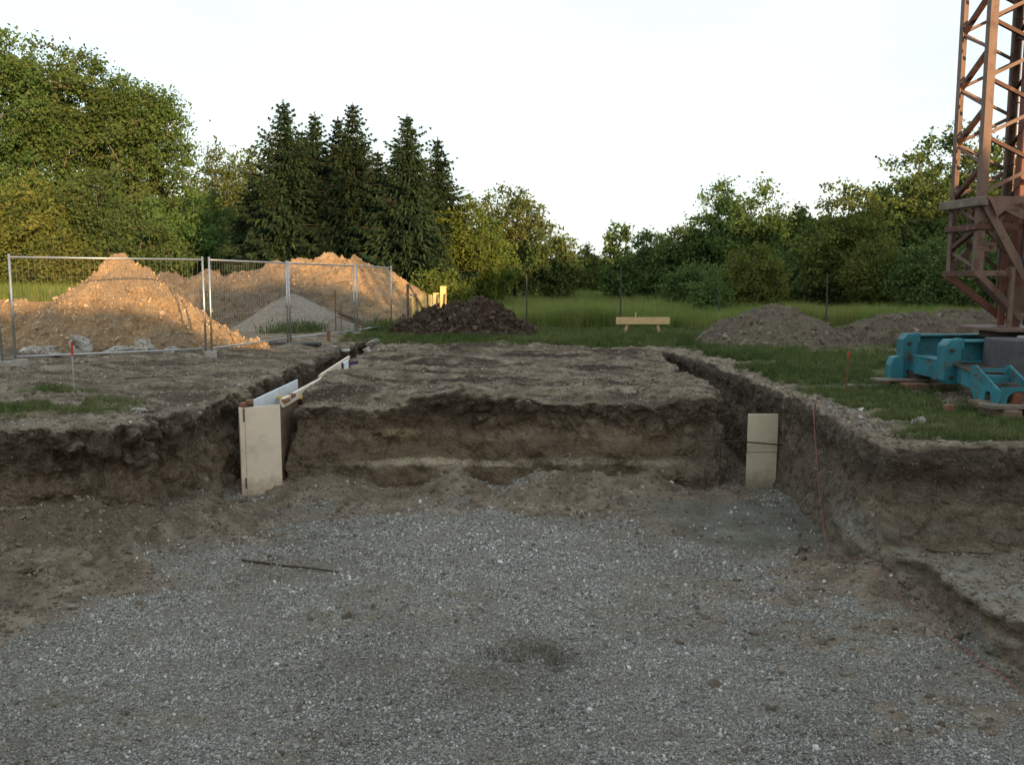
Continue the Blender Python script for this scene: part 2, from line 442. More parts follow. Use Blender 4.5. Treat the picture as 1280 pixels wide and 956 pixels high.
M['heap'] = mat_soil('heap', [(0.34, (0.081, 0.062, 0.048)), (0.5, (0.144, 0.114, 0.088)), (0.66, (0.237, 0.194, 0.150))], 4.0, 0.09, (0.175, 0.156, 0.106), False)
M['sand_clod'] = mat_stone('sand_clod', [(0.0, (0.249, 0.164, 0.087)), (0.5, (0.454, 0.313, 0.176)), (1.0, (0.674, 0.511, 0.339))], (0.352, 0.269, 0.184))
M['dark_clod'] = mat_stone('dark_clod', [(0.0, (0.031, 0.022, 0.014)), (0.5, (0.065, 0.045, 0.031)), (1.0, (0.119, 0.089, 0.061))], (0.076, 0.054, 0.037))
M['clod'] = mat_stone('clod', [(0.0, (0.091, 0.068, 0.047)), (0.5, (0.169, 0.133, 0.095)), (1.0, (0.286, 0.234, 0.176))])
M['pebble'] = mat_stone('pebble', [(0.0, (0.099, 0.096, 0.090)), (0.25, (0.228, 0.221, 0.205)), (0.55, (0.326, 0.315, 0.292)), (0.86, (0.456, 0.441, 0.411)), (1.0, (0.726, 0.700, 0.657))], (0.259, 0.233, 0.190))
M['rubble'] = mat_plain('rubble', (0.36, 0.345, 0.315), 0.95, 0.4, 5.0, 0.04, wear=(0.13, 0.105, 0.08), wear_at=(0.48, 0.6), objspace=False)
M['galv'] = mat_plain('galvanised', (0.42, 0.43, 0.44), 0.45, 0.15, 9, metal=0.85)
M['wire'] = mat_plain('wire', (0.24, 0.245, 0.245), 0.6, 0.1, 9, metal=0.6)
M['concrete'] = mat_plain('concrete', (0.27, 0.255, 0.225), 0.9, 0.25, 7, 0.01, wear=(0.16, 0.13, 0.1))
M['ballast'] = mat_plain('ballast', (0.075, 0.075, 0.078), 0.9, 0.3, 5, 0.01, wear=(0.12, 0.11, 0.1))
M['ply'] = mat_ply('plywood', (0.72, 0.61, 0.48), (0.78, 0.68, 0.55))
M['ply_dull'] = mat_ply('plywood_dull', (0.56, 0.47, 0.33), (0.61, 0.52, 0.38))
M['white_panel'] = mat_plain('white_panel', (0.70, 0.75, 0.80), 0.5, 0.06, 4, wear=(0.45, 0.44, 0.42), wear_at=(0.6, 0.8))
M['timber'] = mat_plain('timber', (0.52, 0.37, 0.20), 0.75, 0.18, 8, 0.003, stretch=(1, 1, 6))
M['timber_red'] = mat_plain('timber_red', (0.20, 0.10, 0.065), 0.8, 0.2, 8)
M['timber_old'] = mat_plain('timber_old', (0.15, 0.105, 0.07), 0.9, 0.4, 6, 0.006, wear=(0.24, 0.18, 0.125), objspace=False)
M['timber_grey'] = mat_plain('timber_grey', (0.155, 0.125, 0.10), 0.9, 0.35, 7, 0.006, wear=(0.25, 0.21, 0.17), objspace=False)
M['yellow'] = mat_plain('yellow_paint', (0.65, 0.44, 0.04), 0.6, 0.1, 5)
M['yellow_board'] = mat_plain('yellow_board', (0.60, 0.48, 0.20), 0.8, 0.2, 5)
M['black'] = mat_plain('black_rubber', (0.012, 0.013, 0.016), 0.7, 0.3, 5)
M['purple'] = mat_plain('purple_board', (0.045, 0.035, 0.09), 0.6, 0.2, 5)
M['rust'] = mat_plain('rust', (0.15, 0.065, 0.035), 0.9, 0.35, 12)
M['red'] = mat_plain('red_paint', (0.45, 0.04, 0.025), 0.6, 0.15, 8)
M['pink'] = mat_plain('pink_string', (0.30, 0.10, 0.105), 0.8, 0.2, 8)
M['crane'] = mat_plain('crane_paint', (0.15, 0.094, 0.073), 0.6, 0.22, 2.2, wear=(0.085, 0.043, 0.03), wear_at=(0.52, 0.64), objspace=False)
M['crane_dark'] = mat_plain('crane_rusty', (0.085, 0.04, 0.028), 0.7, 0.3, 4, wear=(0.22, 0.11, 0.07), objspace=False)
M['mast'] = mat_plain('crane_mast', (0.17, 0.065, 0.045), 0.6, 0.25, 3, objspace=False)
M['blue'] = mat_plain('blue_paint', (0.028, 0.155, 0.19), 0.55, 0.35, 2.4, wear=(0.07, 0.06, 0.045), wear_at=(0.53, 0.64), objspace=False)
M['grime'] = mat_plain('grime', (0.045, 0.035, 0.027), 0.9, 0.4, 6)
M['bark'] = mat_plain('bark', (0.10, 0.078, 0.056), 0.95, 0.35, 5, 0.01, objspace=False)
M['bark_pale'] = mat_plain('bark_pale', (0.15, 0.125, 0.092), 0.95, 0.3, 4, 0.01, objspace=False)
M['post'] = mat_plain('fence_post', (0.05, 0.055, 0.045), 0.8, 0.3, 5)
M['stick'] = mat_plain('stick', (0.06, 0.042, 0.03), 0.9, 0.3, 8)

# ------------------------------------------------------------------ ground: the excavation
PIT = [(-16, -3), (-16, 8.55), (-7.0, 8.55), (-5.6, 8.65), (-5.0, 8.72), (-4.55, 9.0), (-4.0, 9.25), (-3.85, 10.1), (-3.86, 11.2), (-3.85, 13), (-3.95, 17),
       (-4.0, 23.3), (-3.3, 23.4), (-3.2, 19), (-3.05, 16), (-3.13, 13.2), (-3.13, 12.3), (-3.08, 11.82), (-1.5, 12.08), (-0.6, 12.0), (0.3, 12.1), (1.2, 12.04), (2.2, 12.12),
       (2.9, 12.1), (3.08, 12.6), (3.08, 15), (3.18, 19.2), (3.55, 19.3), (3.72, 16), (3.78, 13), (3.75, 11.2), (3.58, 9.6), (3.42, 8.4), (3.55, 8.02), (4.2, 7.92),
       (5.2, 7.86), (16, 7.7), (16, -3)]
LEDGE = [(3.62, 7.98), (3.78, 7.72), (3.70, 7.35), (3.76, 6.9), (3.72, 6.5), (3.86, 6.1), (3.95, 5.2), (4.2, 3.0), (4.5, 1.0), (16, 1), (16, 9), (3.75, 9)]
GRAVEL = [(-2.9, 10.35), (-1.6, 10.75), (0.0, 10.75), (1.1, 10.3), (1.9, 9.75), (2.9, 8.8), (3.35, 8.0), (3.62, 7.0), (3.7, 6), (3.9, 1), (-6.5, 1), (-5.0, 5.2), (-4.5, 6.2), (-4.0, 7.1), (-3.6, 8.2), (-3.25, 9.5)]
FLOOR_Z = -1.33
XR, YR = (-13.0, 15.0), (1.0, 27.0)

def axis(segs):
    """segs: (start, end, step at start, step at end)"""
    out = [segs[0][0]]
    for a, b, s0, s1 in segs:
        n = max(2, int(round((b - a) / (0.5 * (s0 + s1)))))
        t = np.linspace(0, 1, n + 1)[1:]
        w = s0 * t + 0.5 * (s1 - s0) * t * t
        out += list(a + (b - a) * w / w[-1])
    return np.array(out)

AX = axis([(XR[0], -4.8, 0.14, 0.034), (-4.8, 4.6, 0.031, 0.031), (4.6, XR[1], 0.034, 0.14)])
AY = axis([(YR[0], 4.6, 0.12, 0.03), (4.6, 9.4, 0.028, 0.032), (9.4, 12.6, 0.032, 0.034), (12.6, YR[1], 0.038, 0.13)])
AZ = np.linspace(-1.66, 0.36, 62)

def edge_fade(X, Y):
    return sstep(XR[0], XR[0] + 2, X) * (1 - sstep(XR[1] - 2, XR[1], X)) * sstep(YR[0], YR[0] + 1, Y) * (1 - sstep(YR[1] - 4, YR[1], Y))

def heap2(X, Y, cx, cy, h, r, sx=1.0):
    return h * np.clip(1 - np.sqrt(((X - cx) / sx) ** 2 + (Y - cy) ** 2) / r, 0, 1) ** 0.9

def plot_mask(X, Y):
    return sstep(-3.6, -3.0, X) * (1 - sstep(2.9, 3.4, X)) * sstep(11.6, 12.4, Y) * (1 - sstep(19.5, 22.5, Y))

def height_up(X, Y):
    h = 0.05 * fbm2(X, Y, 0.5, 2, 3) + 0.035 * fbm2(X, Y, 1.9, 3, 5)
    pm = plot_mask(X, Y)
    rut = fbm2(X, Y, 1.5, 4, 11, 0.33)
    h += pm * (0.16 * rut - 0.03)
    left = (1 - sstep(-4.2, -3.6, X)) * sstep(8, 9, Y)
    h += left * 0.10 * fbm2(X, Y, 0.9, 3, 21)
    # the lip of the plot sags towards the pit, more on its left
    lip = 1 - sstep(12.0, 13.3, Y)
    h -= plot_mask(X, np.maximum(Y, 12.4)) * lip * (0.04 + 0.14 * (1 - sstep(-2.2, -1.0, X)) + 0.10 * fbm2(X, Y, 0.9, 2, 31))
    # loose soil thrown along the trench sides
    return h * edge_fade(X, Y)

def height_floor(X, Y):
    h = FLOOR_Z + 0.05 * fbm2(X, Y, 0.45, 2, 41) + 0.028 * fbm2(X, Y, 1.6, 3, 43) + 0.012 * fbm2(X, Y, 6, 2, 45)
    # slumped soil along the back wall and in the corners
    n = fbm2(X, Y, 0.8, 3, 47)
    h += np.clip(0.03 + 0.22 * n, 0, 1) * sstep(10.9, 12.0, Y) * (1 - sstep(2.4, 3.1, X)) * (1 - 0.75 * sstep(12.6, 13.2, Y))
    h += heap2(X, Y, 0.42, 11.5, 0.30, 0.6, 1.0) + heap2(X, Y, -0.75, 11.7, 0.22, 0.45, 1.2) + heap2(X, Y, 1.9, 11.85, 0.30, 0.45, 1.3)
    h += heap2(X, Y, -3.75, 10.2, 0.38, 0.65) + heap2(X, Y, -2.6, 11.8, 0.22, 0.6, 1.4) + heap2(X, Y, 1.1, 11.9, 0.12, 0.5, 1.4)
    # low step of brown soil at the foot of the left bank
    ln = fbm2(X, Y, 1.3, 3, 51)
    h += 0.13 * (1 - sstep(-4.35, -3.75, X + 0.3 * ln)) * sstep(7.72, 7.86, Y + 0.22 * ln) + 0.13 * (1 - sstep(-4.9, -3.3, X)) * sstep(5, 8.6, Y)
    h += 0.16 * (1 - sstep(-6.5, -3.6, X))
    h += heap2(X, Y, -4.3, 8.75, 0.42, 0.7, 1.2) + heap2(X, Y, -5.4, 8.45, 0.30, 0.6, 1.6) + heap2(X, Y, -3.75, 9.4, 0.36, 0.6)
    h += 0.20 * np.exp(-((X - 3.42) / 0.22) ** 2 - ((Y - 8.1) / 0.3) ** 2)
    # scuffed hollow in the gravel
    dd = np.sqrt(((X - 0.08) / 1.25) ** 2 + (Y - 6.45) ** 2) + 0.3 * ln
    h += -0.16 * (1 - sstep(0.05, 0.40, dd)) + 0.035 * np.exp(-((dd - 0.47) / 0.13) ** 2)
    # right back corner is dug a little deeper
    h -= 0.05 * sstep(1.6, 2.6, X) * sstep(8.6, 9.6, Y)
    # earth ramp up to where the viewer stands
    h = h + (0.0 - FLOOR_Z) * (1 - sstep(1.6, 4.3, Y)) ** 1.2
    # trenches are shallower towards their far ends
    h += sstep(13, 23, Y) * 0.45
    return np.minimum(h, 0.02 + 0 * h)

def lattice(shape, cell, seed):
    """smooth random field on the whole grid by separable interpolation"""
    r = np.random.default_rng(seed)
    def co(A, c):
        t = (A - A[0]) / c; i = np.floor(t).astype(int); f = (t - i).astype(np.float32); f = f * f * (3 - 2 * f)
        return i, f
    ix, fx = co(AX, cell[0]); iy, fy = co(AY, cell[1]); iz, fz = co(AZ, cell[2])
    L = r.uniform(-1, 1, (ix[-1] + 2, iy[-1] + 2, iz[-1] + 2)).astype(np.float32)
    a = L[ix] * (1 - fx)[:, None, None] + L[ix + 1] * fx[:, None, None]
    a = a[:, iy] * (1 - fy)[None, :, None] + a[:, iy + 1] * fy[None, :, None]
    return a[:, :, iz] * (1 - fz) + a[:, :, iz + 1] * fz

def surface_nets(F, ax, ay, az):
    S = F < 0
    c = np.zeros(tuple(n - 1 for n in F.shape), np.uint8)
    for dx in (0, 1):
        for dy in (0, 1):
            for dz in (0, 1):
                c += S[dx:F.shape[0]-1+dx, dy:F.shape[1]-1+dy, dz:F.shape[2]-1+dz]
    act = (c > 0) & (c < 8)
    I, J, K = np.nonzero(act)
    idx = np.full(act.shape, -1, np.int32); idx[I, J, K] = np.arange(len(I))
    acc = np.zeros((len(I), 3), np.float64); cnt = np.zeros(len(I))
    corners = [(0,0,0),(1,0,0),(0,1,0),(1,1,0),(0,0,1),(1,0,1),(0,1,1),(1,1,1)]
    edges = [(0,1),(2,3),(4,5),(6,7),(0,2),(1,3),(4,6),(5,7),(0,4),(1,5),(2,6),(3,7)]
    vals = [F[I+a, J+b, K+d] for a, b, d in corners]
    for e0, e1 in edges:
        f0, f1 = vals[e0], vals[e1]
        m = (f0 < 0) != (f1 < 0)
        t = np.where(m, f0 / np.where(m, f0 - f1, 1), 0)
        p0 = np.array(corners[e0], float); d = np.array(corners[e1], float) - p0
        acc += m[:, None] * (p0 + t[:, None] * d); cnt += m
    loc = acc / cnt[:, None] + np.stack([I, J, K], 1)
    V = np.stack([np.interp(loc[:, 0], np.arange(len(ax)), ax), np.interp(loc[:, 1], np.arange(len(ay)), ay), np.interp(loc[:, 2], np.arange(len(az)), az)], 1)
    faces = []
    for axis_ in range(3):
        sl0 = [slice(None)] * 3; sl1 = [slice(None)] * 3
        sl0[axis_] = slice(0, -1); sl1[axis_] = slice(1, None)
        A, B = S[tuple(sl0)], S[tuple(sl1)]
        ch = A != B
        b, d = [(1, 2), (2, 0), (0, 1)][axis_]
        ijk = np.nonzero(ch)
        ok = (ijk[b] > 0) & (ijk[d] > 0) & (ijk[b] < F.shape[b] - 1) & (ijk[d] < F.shape[d] - 1)
        ijk = [q[ok] for q in ijk]
        def cell(ob, od):
            q = [x.copy() for x in ijk]; q[b] += ob; q[d] += od
            return idx[q[0], q[1], q[2]]
        quad = np.stack([cell(-1, -1), cell(0, -1), cell(0, 0), cell(-1, 0)], 1)
        flip = ~A[ijk[0], ijk[1], ijk[2]]
        quad[flip] = quad[flip][:, ::-1]
        faces.append(quad)
    return V, np.concatenate(faces)

def vert_normals(V, Q):
    a = V[Q[:, 2]] - V[Q[:, 0]]; b = V[Q[:, 3]] - V[Q[:, 1]]
    fn = np.cross(a, b); N = np.zeros_like(V)
    for k in range(4): np.add.at(N, Q[:, k], fn)
    return N / (np.linalg.norm(N, axis=1, keepdims=True) + 1e-12)

def build_excavation():
    X, Y = np.meshgrid(AX, AY, indexing='ij')
    D = poly_sd(X, Y, PIT)
    D = D + (1 - 0.72 * sstep(2.7, 3.3, X)) * (0.11 * fbm2(X, Y, 0.8, 3, 61) + 0.06 * fbm2(X, Y, 3.0, 2, 63))
    L = poly_sd(X, Y, LEDGE) + 0.09 * fbm2(X, Y, 2.2, 3, 65)
    HU = height_up(X, Y); HF = height_floor(X, Y)
    HL = -0.985 + 0.04 * fbm2(X, Y, 0.9, 3, 71) + 0.02 * fbm2(X, Y, 4, 2, 73)
    HL = HL + (0.0 - HL) * (1 - sstep(1.4, 3.4, Y))
    Z = AZ.astype(np.float32)[None, None, :]
    n3 = 0.12 * lattice(None, (0.6, 0.6, 0.45), 1) + 0.06 * lattice(None, (0.23, 0.23, 0.17), 2)
    under = 0.10 * np.exp(-((AZ + 0.55) / 0.28) ** 2) - 0.05 * np.exp(-((AZ + 0.15) / 0.12) ** 2)   # undercut below the root mat
    under = under - 0.05 * (1 - sstep(-1.35, -0.9, AZ))                                             # foot of the bank leans out
    calm = (1 - 0.78 * sstep(2.7, 3.3, X)).astype(np.float32)[:, :, None]
    n3 *= calm
    W = -(D.astype(np.float32)[:, :, None] + n3 + np.asarray(-under, np.float32)[None, None, :] * (0.35 + 0.65 * calm))
    kk = (0.06 - 0.035 * sstep(2.8, 3.3, X) + 0.15 * plot_mask(X, np.maximum(Y, 12.4)) * (0.6 + 0.9 * sstep(-0.25, 0.25, fbm2(X, Y, 0.9, 2, 67)))).astype(np.float32)[:, :, None]   # how far the lip has crumbled round
    a_ = Z - HU.astype(np.float32)[:, :, None]
    hh = np.clip(kk - np.abs(a_ - W), 0, None)
    F = np.maximum(a_, W) + hh * hh / (4 * kk)
    del a_, hh
    F = np.minimum(F, Z - HF.astype(np.float32)[:, :, None])
    LW = L.astype(np.float32)[:, :, None] + n3 * 0.7 + np.asarray(0.05 * np.exp(-((AZ + 1.12) / 0.07) ** 2) - 0.05 * np.clip((-1.15 - AZ) / 0.2, 0, 1), np.float32)[None, None, :]
    F = np.minimum(F, np.maximum(Z - HL.astype(np.float32)[:, :, None], LW))
    del n3, W, LW
    V, Q = surface_nets(F, AX, AY, AZ)
    N = vert_normals(V, Q)
    steep = 1 - sstep(0.45, 0.8, N[:, 2])
    near = V[:, 1] < 13.5
    d = np.zeros(len(V), np.float32)
    d += 0.022 * fbm(V, 4.5, 3, 81) * (0.5 + steep)
    crk = np.abs(perlin(V * np.array([3.2, 3.2, 1.6]), 91)); crk2 = np.abs(perlin(V * np.array([7.5, 7.5, 4.0]), 93))
    d += steep * (0.11 * np.minimum(crk, 0.3) - 0.025 + 0.07 * np.minimum(crk2, 0.2))
    ws = np.nonzero((steep > 0.05) & (V[:, 1] < 16))[0]
    wp = V[ws] + 0.10 * np.stack([perlin(V[ws] * 4.1, 201), perlin(V[ws] * 4.1, 202), perlin(V[ws] * 4.1, 203)], 1)
    a1, a2 = worley(wp * np.array([3.6, 3.6, 2.9]), 5); b1, b2 = worley(wp * np.array([8.5, 8.5, 6.5]), 6)
    rough_w = (0.35 + 0.8 * sstep(-0.2, 0.25, fbm(V[ws], 1.2, 2, 205))) * (1 - 0.5 * sstep(3.0, 3.4, V[ws, 0])) * (0.35 + 0.65 * sstep(-0.75, -0.45, V[ws, 2]) + 0.5 * (V[ws, 0] < -3.4))
    d[ws] += steep[ws] * 0.03 * perlin(V[ws] * np.array([7.0, 7.0, 1.1]), 207)      # bucket tooth marks
    d[ws] += steep[ws] * rough_w * (0.15 * np.minimum(a2 - a1, 0.4) - 0.07 * a1 + 0.085 * np.minimum(b2 - b1, 0.35) - 0.03)
    d += 0.012 * fbm(V, 15, 2, 97) * (0.35 + 0.9 * steep)
    lumps = np.clip(fbm(V, 7, 2, 99), 0, 1)
    dist_floor = V[:, 2] < -0.9
    d += 0.06 * lumps * sstep(10.6, 11.4, V[:, 1]) * (1 - steep) * dist_floor
    d += 0.05 * lumps * (~dist_floor) * (1 - steep)
    fade = edge_fade(V[:, 0], V[:, 1])
    V = V + N * (d * fade)[:, None]
    N = vert_normals(V, Q)
    # material weights
    x, y, z = V.T
    sd = poly_sd(x, y, PIT)
    steep2 = 1 - sstep(0.5, 0.85, N[:, 2])
    in_pit = 1 - sstep(-0.1, 0.15, sd)
    wall = np.clip(np.maximum(steep2, (1 - sstep(-0.55, -0.36, z)) * (1 - sstep(-0.98, -1.12, z) * 0)) * 1.0, 0, 1)
    wall = np.where((z < -1.02), steep2 * 0.9, wall)
    g = -poly_sd(x, y, GRAVEL)
    grav = sstep(-0.6, 0.75, g + 0.45 * fbm(V * np.array([1, 1, 0]), 1.1, 4, 101)) * (z < -0.6)
    grav *= 1 - (0.42 + 0.16 * sstep(1, 3, x)) * sstep(0.02, 0.32, fbm(V * np.array([0.6, 1.0, 0]) + 3.1, 0.85, 4, 113, 0.6) + 0.10 * sstep(1.5, 3.2, x))
    grav = np.where((x > 3.6) & (z > -1.17), 0, grav)
    # stony talus and stony crusts on the plots
    st = sstep(0.10, 0.35, fbm(V, 1.1, 3, 103))
    grav = np.maximum(grav, 0.55 * st * ((z < -0.95) & (y > 10.6) & (y < 12.2)) * (1 - steep2))
    lipw = ((z > -0.3) & (y < 13.4) & (y > 8.4)) * (1 - steep2)
    grav = np.maximum(grav, 0.38 * lipw * sstep(0.0, 0.3, fbm(V, 0.9, 3, 107)) * (1 - sstep(0.1, 0.9, np.abs(sd))))
    clay = sstep(1.2, 2.2, x) * (1 - sstep(3.9, 4.0, x)) * sstep(8.4, 9.4, y + 0.5 * fbm(V, 1.0, 2, 105)) * (z < -0.9) * (1 - steep2) * (1 - sstep(11.1, 11.7, y))
    clay = np.maximum(clay, 0.25 * ((x > 3.75) & (z < -0.7) & (y < 8.2)) * (1 - steep2))
    up = (z > -0.35) * (1 - steep2)
    right = sstep(3.7, 4.3, x + 0.5 * fbm(V, 0.7, 2, 109)) * sstep(0.1, 0.45, sd)
    mud = np.exp(-((y - 19.3 + 0.25 * (x - 8)) / 1.5) ** 2) * sstep(4.5, 6, x) * 0.75 + np.exp(-(((x - 7.3) / 1.9) ** 2 + ((y - 11.6) / 1.7) ** 2)) * 0.9
    leftg = (1 - sstep(-4.8, -4.0, x)) * (np.exp(-((y - 10.2) / 0.75) ** 2) * 0.75 + np.exp(-(((x + 6.4) / 0.6) ** 2 + ((y - 12.0) / 0.35) ** 2)))
    backg = sstep(19.8, 22.8, y + 0.8 * fbm(V, 0.6, 2, 111) + 0.25 * np.clip(x, -4, 4)) * sstep(-5.2, -3.6, x)
    grass = up * np.clip(np.maximum.reduce([right * (1 - mud), leftg, backg * (1 - mud)]), 0, 1)
    scraped = np.maximum(plot_mask(x, y), 0.75 * (x < -4) * (y > 9.5) * (1 - sstep(20, 23, y))) * up
    me = np_mesh('excavated_ground', V, Q, M['earth'], True)
    band = sstep(11.3, 11.8, y) * (1 - sstep(12.6, 13.0, y)) * sstep(-2.6, -1.6, x) * (1 - sstep(1.9, 2.7, x)) * (0.6 + 0.4 * sstep(-0.15, 0.15, fbm(V, 0.8, 2, 115)))
    band = np.maximum(band, 0.35 * (x > 3.4) * (y < 8.6))
    hollow_dark = np.exp(-(((x - 0.1) / 0.42) ** 2 + ((y - 6.4) / 0.36) ** 2) ** 2) * (z < -1)  # weight for a darker colour over the scuffed hollow
    pale = np.exp(-((x - 3.5) / 0.5) ** 2 - ((y - 8.6) / 0.75) ** 2 - ((z + 0.95) / 0.22) ** 2)
    pale = np.maximum(pale, 0.75 * ((x > 3.6) & (y < 8.25) & (z < -0.8) & (z > -1.14)) * (1 - steep2))
    pale = np.maximum(pale, 0.32 * ((x > 3.6) & (y < 8.3)) * steep2 * np.exp(-((z + 0.72) / 0.25) ** 2))
    for n_, a_ in (('wall', wall), ('gravel', grav), ('clay', clay), ('grass', grass), ('scraped', scraped), ('band', band), ('pale', pale), ('hollow_dark', hollow_dark)): attr(me, n_, a_)
    me.polygons.foreach_set('use_smooth', steep2[Q].mean(1) < 0.35)
    o = link('excavated_ground', me); tag(o, kind='structure')
    return V, Q, N, dict(wall=wall, gravel=grav, clay=clay, grass=grass, scraped=scraped, hollow_dark=hollow_dark, sd=sd, steep=steep2)

EV, EQ, EN, EA = build_excavation()

def build_outer_ground():
    def axs(lo, hi, far):
        a = list(np.linspace(lo, hi, 25)); s = (hi - lo) / 24; e = [hi]
        while e[-1] < far: s *= 1.22; e.append(e[-1] + s)
        s = (hi - lo) / 24; b = [lo]
        while b[-1] > -far: s *= 1.22; b.append(b[-1] - s)
        return np.array(b[:0:-1] + a + e[1:])
    ax = axs(XR[0], XR[1], 900); ay = axs(YR[0], YR[1], 900)
    X, Y = np.meshgrid(ax, ay, indexing='ij')
    Z = -0.02 + 0 * X
    nx, ny = X.shape
    I, J = np.meshgrid(np.arange(nx - 1), np.arange(ny - 1), indexing='ij')
    xc = 0.5 * (ax[:-1] + ax[1:]); yc = 0.5 * (ay[:-1] + ay[1:])
    hole = ((xc > XR[0] + 0.6) & (xc < XR[1] - 0.6))[:, None] & ((yc > YR[0] + 0.6) & (yc < YR[1] - 0.6))[None, :]
    k = ~hole
    Q = np.stack([I * ny + J, (I + 1) * ny + J, (I + 1) * ny + J + 1, I * ny + J + 1], 2)[k]
    V = np.stack([X, Y, Z], 2).reshape(-1, 3)
    me = np_mesh('ground', V, Q, M['earth'], True)
    x, y, z = V.T
    gr = np.where((y > 24) | (x > 9), 1.0, 0.35)
    gr = np.where((x < -5) & (y < 33), 0.2, gr)
    gr = np.where((y < 1), 0.6, gr)
    for n_, a_ in (('wall', 0*gr), ('gravel', 0*gr), ('clay', 0*gr), ('grass', gr), ('scraped', 0*gr), ('band', 0*gr), ('pale', 0*gr), ('hollow_dark', 0*gr)): attr(me, n_, a_)
    tag(link('ground', me), kind='structure')
build_outer_ground()

def build_roots():
    r = np.random.default_rng(77)
    m = np.nonzero((EA['steep'] > 0.5) & (EV[:, 2] > -0.42) & (EV[:, 2] < -0.06) & (EV[:, 1] < 12.8) & (np.abs(EV[:, 0]) < 6.5))[0]
    b = MB()
    for j in r.choice(m, 420):
        p, nrm_ = EV[j], EN[j]; L = r.uniform(0.05, 0.20) * (2.0 if r.random() < 0.08 else 1)
        side = np.array([nrm_[1], -nrm_[0], 0]) * r.normal(0, 0.5)
        out = nrm_ * np.array([1, 1, 0.2])
        pts = [p - out * 0.02, p + out * 0.03 + side * L * 0.3 + [0, 0, -0.25 * L], p + out * 0.035 + side * L * 0.8 + [0, 0, -0.7 * L], p + out * 0.02 + side * L + [0, 0, -L]]
        w = r.uniform(0.0012, 0.0032)
        b.tube(pts, [w, w, w * 0.7, w * 0.35], 3, False)
    tag(b.build('roots', M['stick']), 'fine dark roots hanging from the turf edge of the pit', 'roots', None, 'stuff')
build_roots()

# ------------------------------------------------------------------ scatter: geometry-node instances for what nobody could count
def proto(name, V, Fc, mat, smooth=True):
    me = bpy.data.meshes.new(name); me.from_pydata([tuple(v) for v in V], [], [tuple(f) for f in Fc])
    me.polygons.foreach_set('use_smooth', np.full(len(me.polygons), smooth, bool))
    me.materials.append(mat)
    return bpy.data.objects.new(name, me)

def lump_proto(name, mat, seed, sub=1, rough=0.25, flat=0.7):
    bm = bmesh.new(); bmesh.ops.create_icosphere(bm, subdivisions=sub, radius=0.5)
    V = np.array([v.co[:] for v in bm.verts]); Fc = [[v.index for v in f.verts] for f in bm.faces]; bm.free()
    V *= (1 + rough * 2 * perlin(V * 2.3 + seed * 3.7, seed))[:, None]
    V[:, 2] *= flat
    return proto(name, V, Fc, mat, True)

def blade_proto(name, mat, seed, n, h, spread, width, lean):
    r = np.random.default_rng(seed); V = []; Fc = []
    for _ in range(n):
        a = r.uniform(0, 6.283); b = np.array([r.normal(0, spread), r.normal(0, spread), 0])
        hh = h * r.uniform(0.55, 1.1); ln = lean * hh * r.uniform(0.2, 1.2)
        dr = np.array([math.cos(a), math.sin(a), 0]); sd = np.array([-dr[1], dr[0], 0]) * width * r.uniform(0.6, 1.2)
        p1 = b + dr * ln * 0.3 + np.array([0, 0, hh * 0.6]); p2 = b + dr * ln + np.array([0, 0, hh])
        k = len(V); V += [b - sd, b + sd, p1 + sd * 0.7, p1 - sd * 0.7, p2]
        Fc += [(k, k+1, k+2, k+3), (k+3, k+2, k+4)]
    return proto(name, V, Fc, mat, False)

def scatter(name, pts, scl, rot, protos):
    n = len(pts)
    me = bpy.data.meshes.new(name); me.vertices.add(n)
    me.vertices.foreach_set('co', np.asarray(pts, np.float32).ravel())
    attr(me, 'scl', scl); attr(me, 'rot', rot)
    a = me.attributes.new('kindno', 'INT', 'POINT')
    a.data.foreach_set('value', RNG.integers(0, len(protos), n).astype(np.int32))
    o = link(name, me)
    ng = bpy.data.node_groups.new(name + '_nodes', 'GeometryNodeTree')
    ng.interface.new_socket('Geometry', in_out='INPUT', socket_type='NodeSocketGeometry')
    ng.interface.new_socket('Geometry', in_out='OUTPUT', socket_type='NodeSocketGeometry')
    N_, L_ = ng.nodes, ng.links
    gi = N_.new('NodeGroupInput'); go = N_.new('NodeGroupOutput'); jn = N_.new('GeometryNodeJoinGeometry')
    def named(nm, dt):
        q = N_.new('GeometryNodeInputNamedAttribute'); q.data_type = dt; q.inputs['Name'].default_value = nm
        return [s for s in q.outputs if s.enabled and s.name == 'Attribute'][0]
    s_, r_, k_ = named('scl', 'FLOAT_VECTOR'), named('rot', 'FLOAT_VECTOR'), named('kindno', 'INT')
    e2r = N_.new('FunctionNodeEulerToRotation'); L_.new(r_, e2r.inputs[0])
    for i, p in enumerate(protos):
        oi = N_.new('GeometryNodeObjectInfo'); oi.inputs['Object'].default_value = p; oi.inputs['As Instance'].default_value = True
        cmp_ = N_.new('FunctionNodeCompare'); cmp_.data_type = 'INT'; cmp_.operation = 'EQUAL'
        ins = [s for s in cmp_.inputs if s.enabled]
        L_.new(k_, ins[0]); ins[1].default_value = i
        iop = N_.new('GeometryNodeInstanceOnPoints')
        L_.new(gi.outputs[0], iop.inputs['Points']); L_.new(cmp_.outputs[0], iop.inputs['Selection'])
        L_.new(oi.outputs['Geometry'], iop.inputs['Instance']); L_.new(e2r.outputs[0], iop.inputs['Rotation']); L_.new(s_, iop.inputs['Scale'])
        L_.new(iop.outputs[0], jn.inputs[0])
    L_.new(jn.outputs[0], go.inputs[0])
    md = o.modifiers.new('scatter', 'NODES'); md.node_group = ng
    tag(o, kind='stuff')
    return o

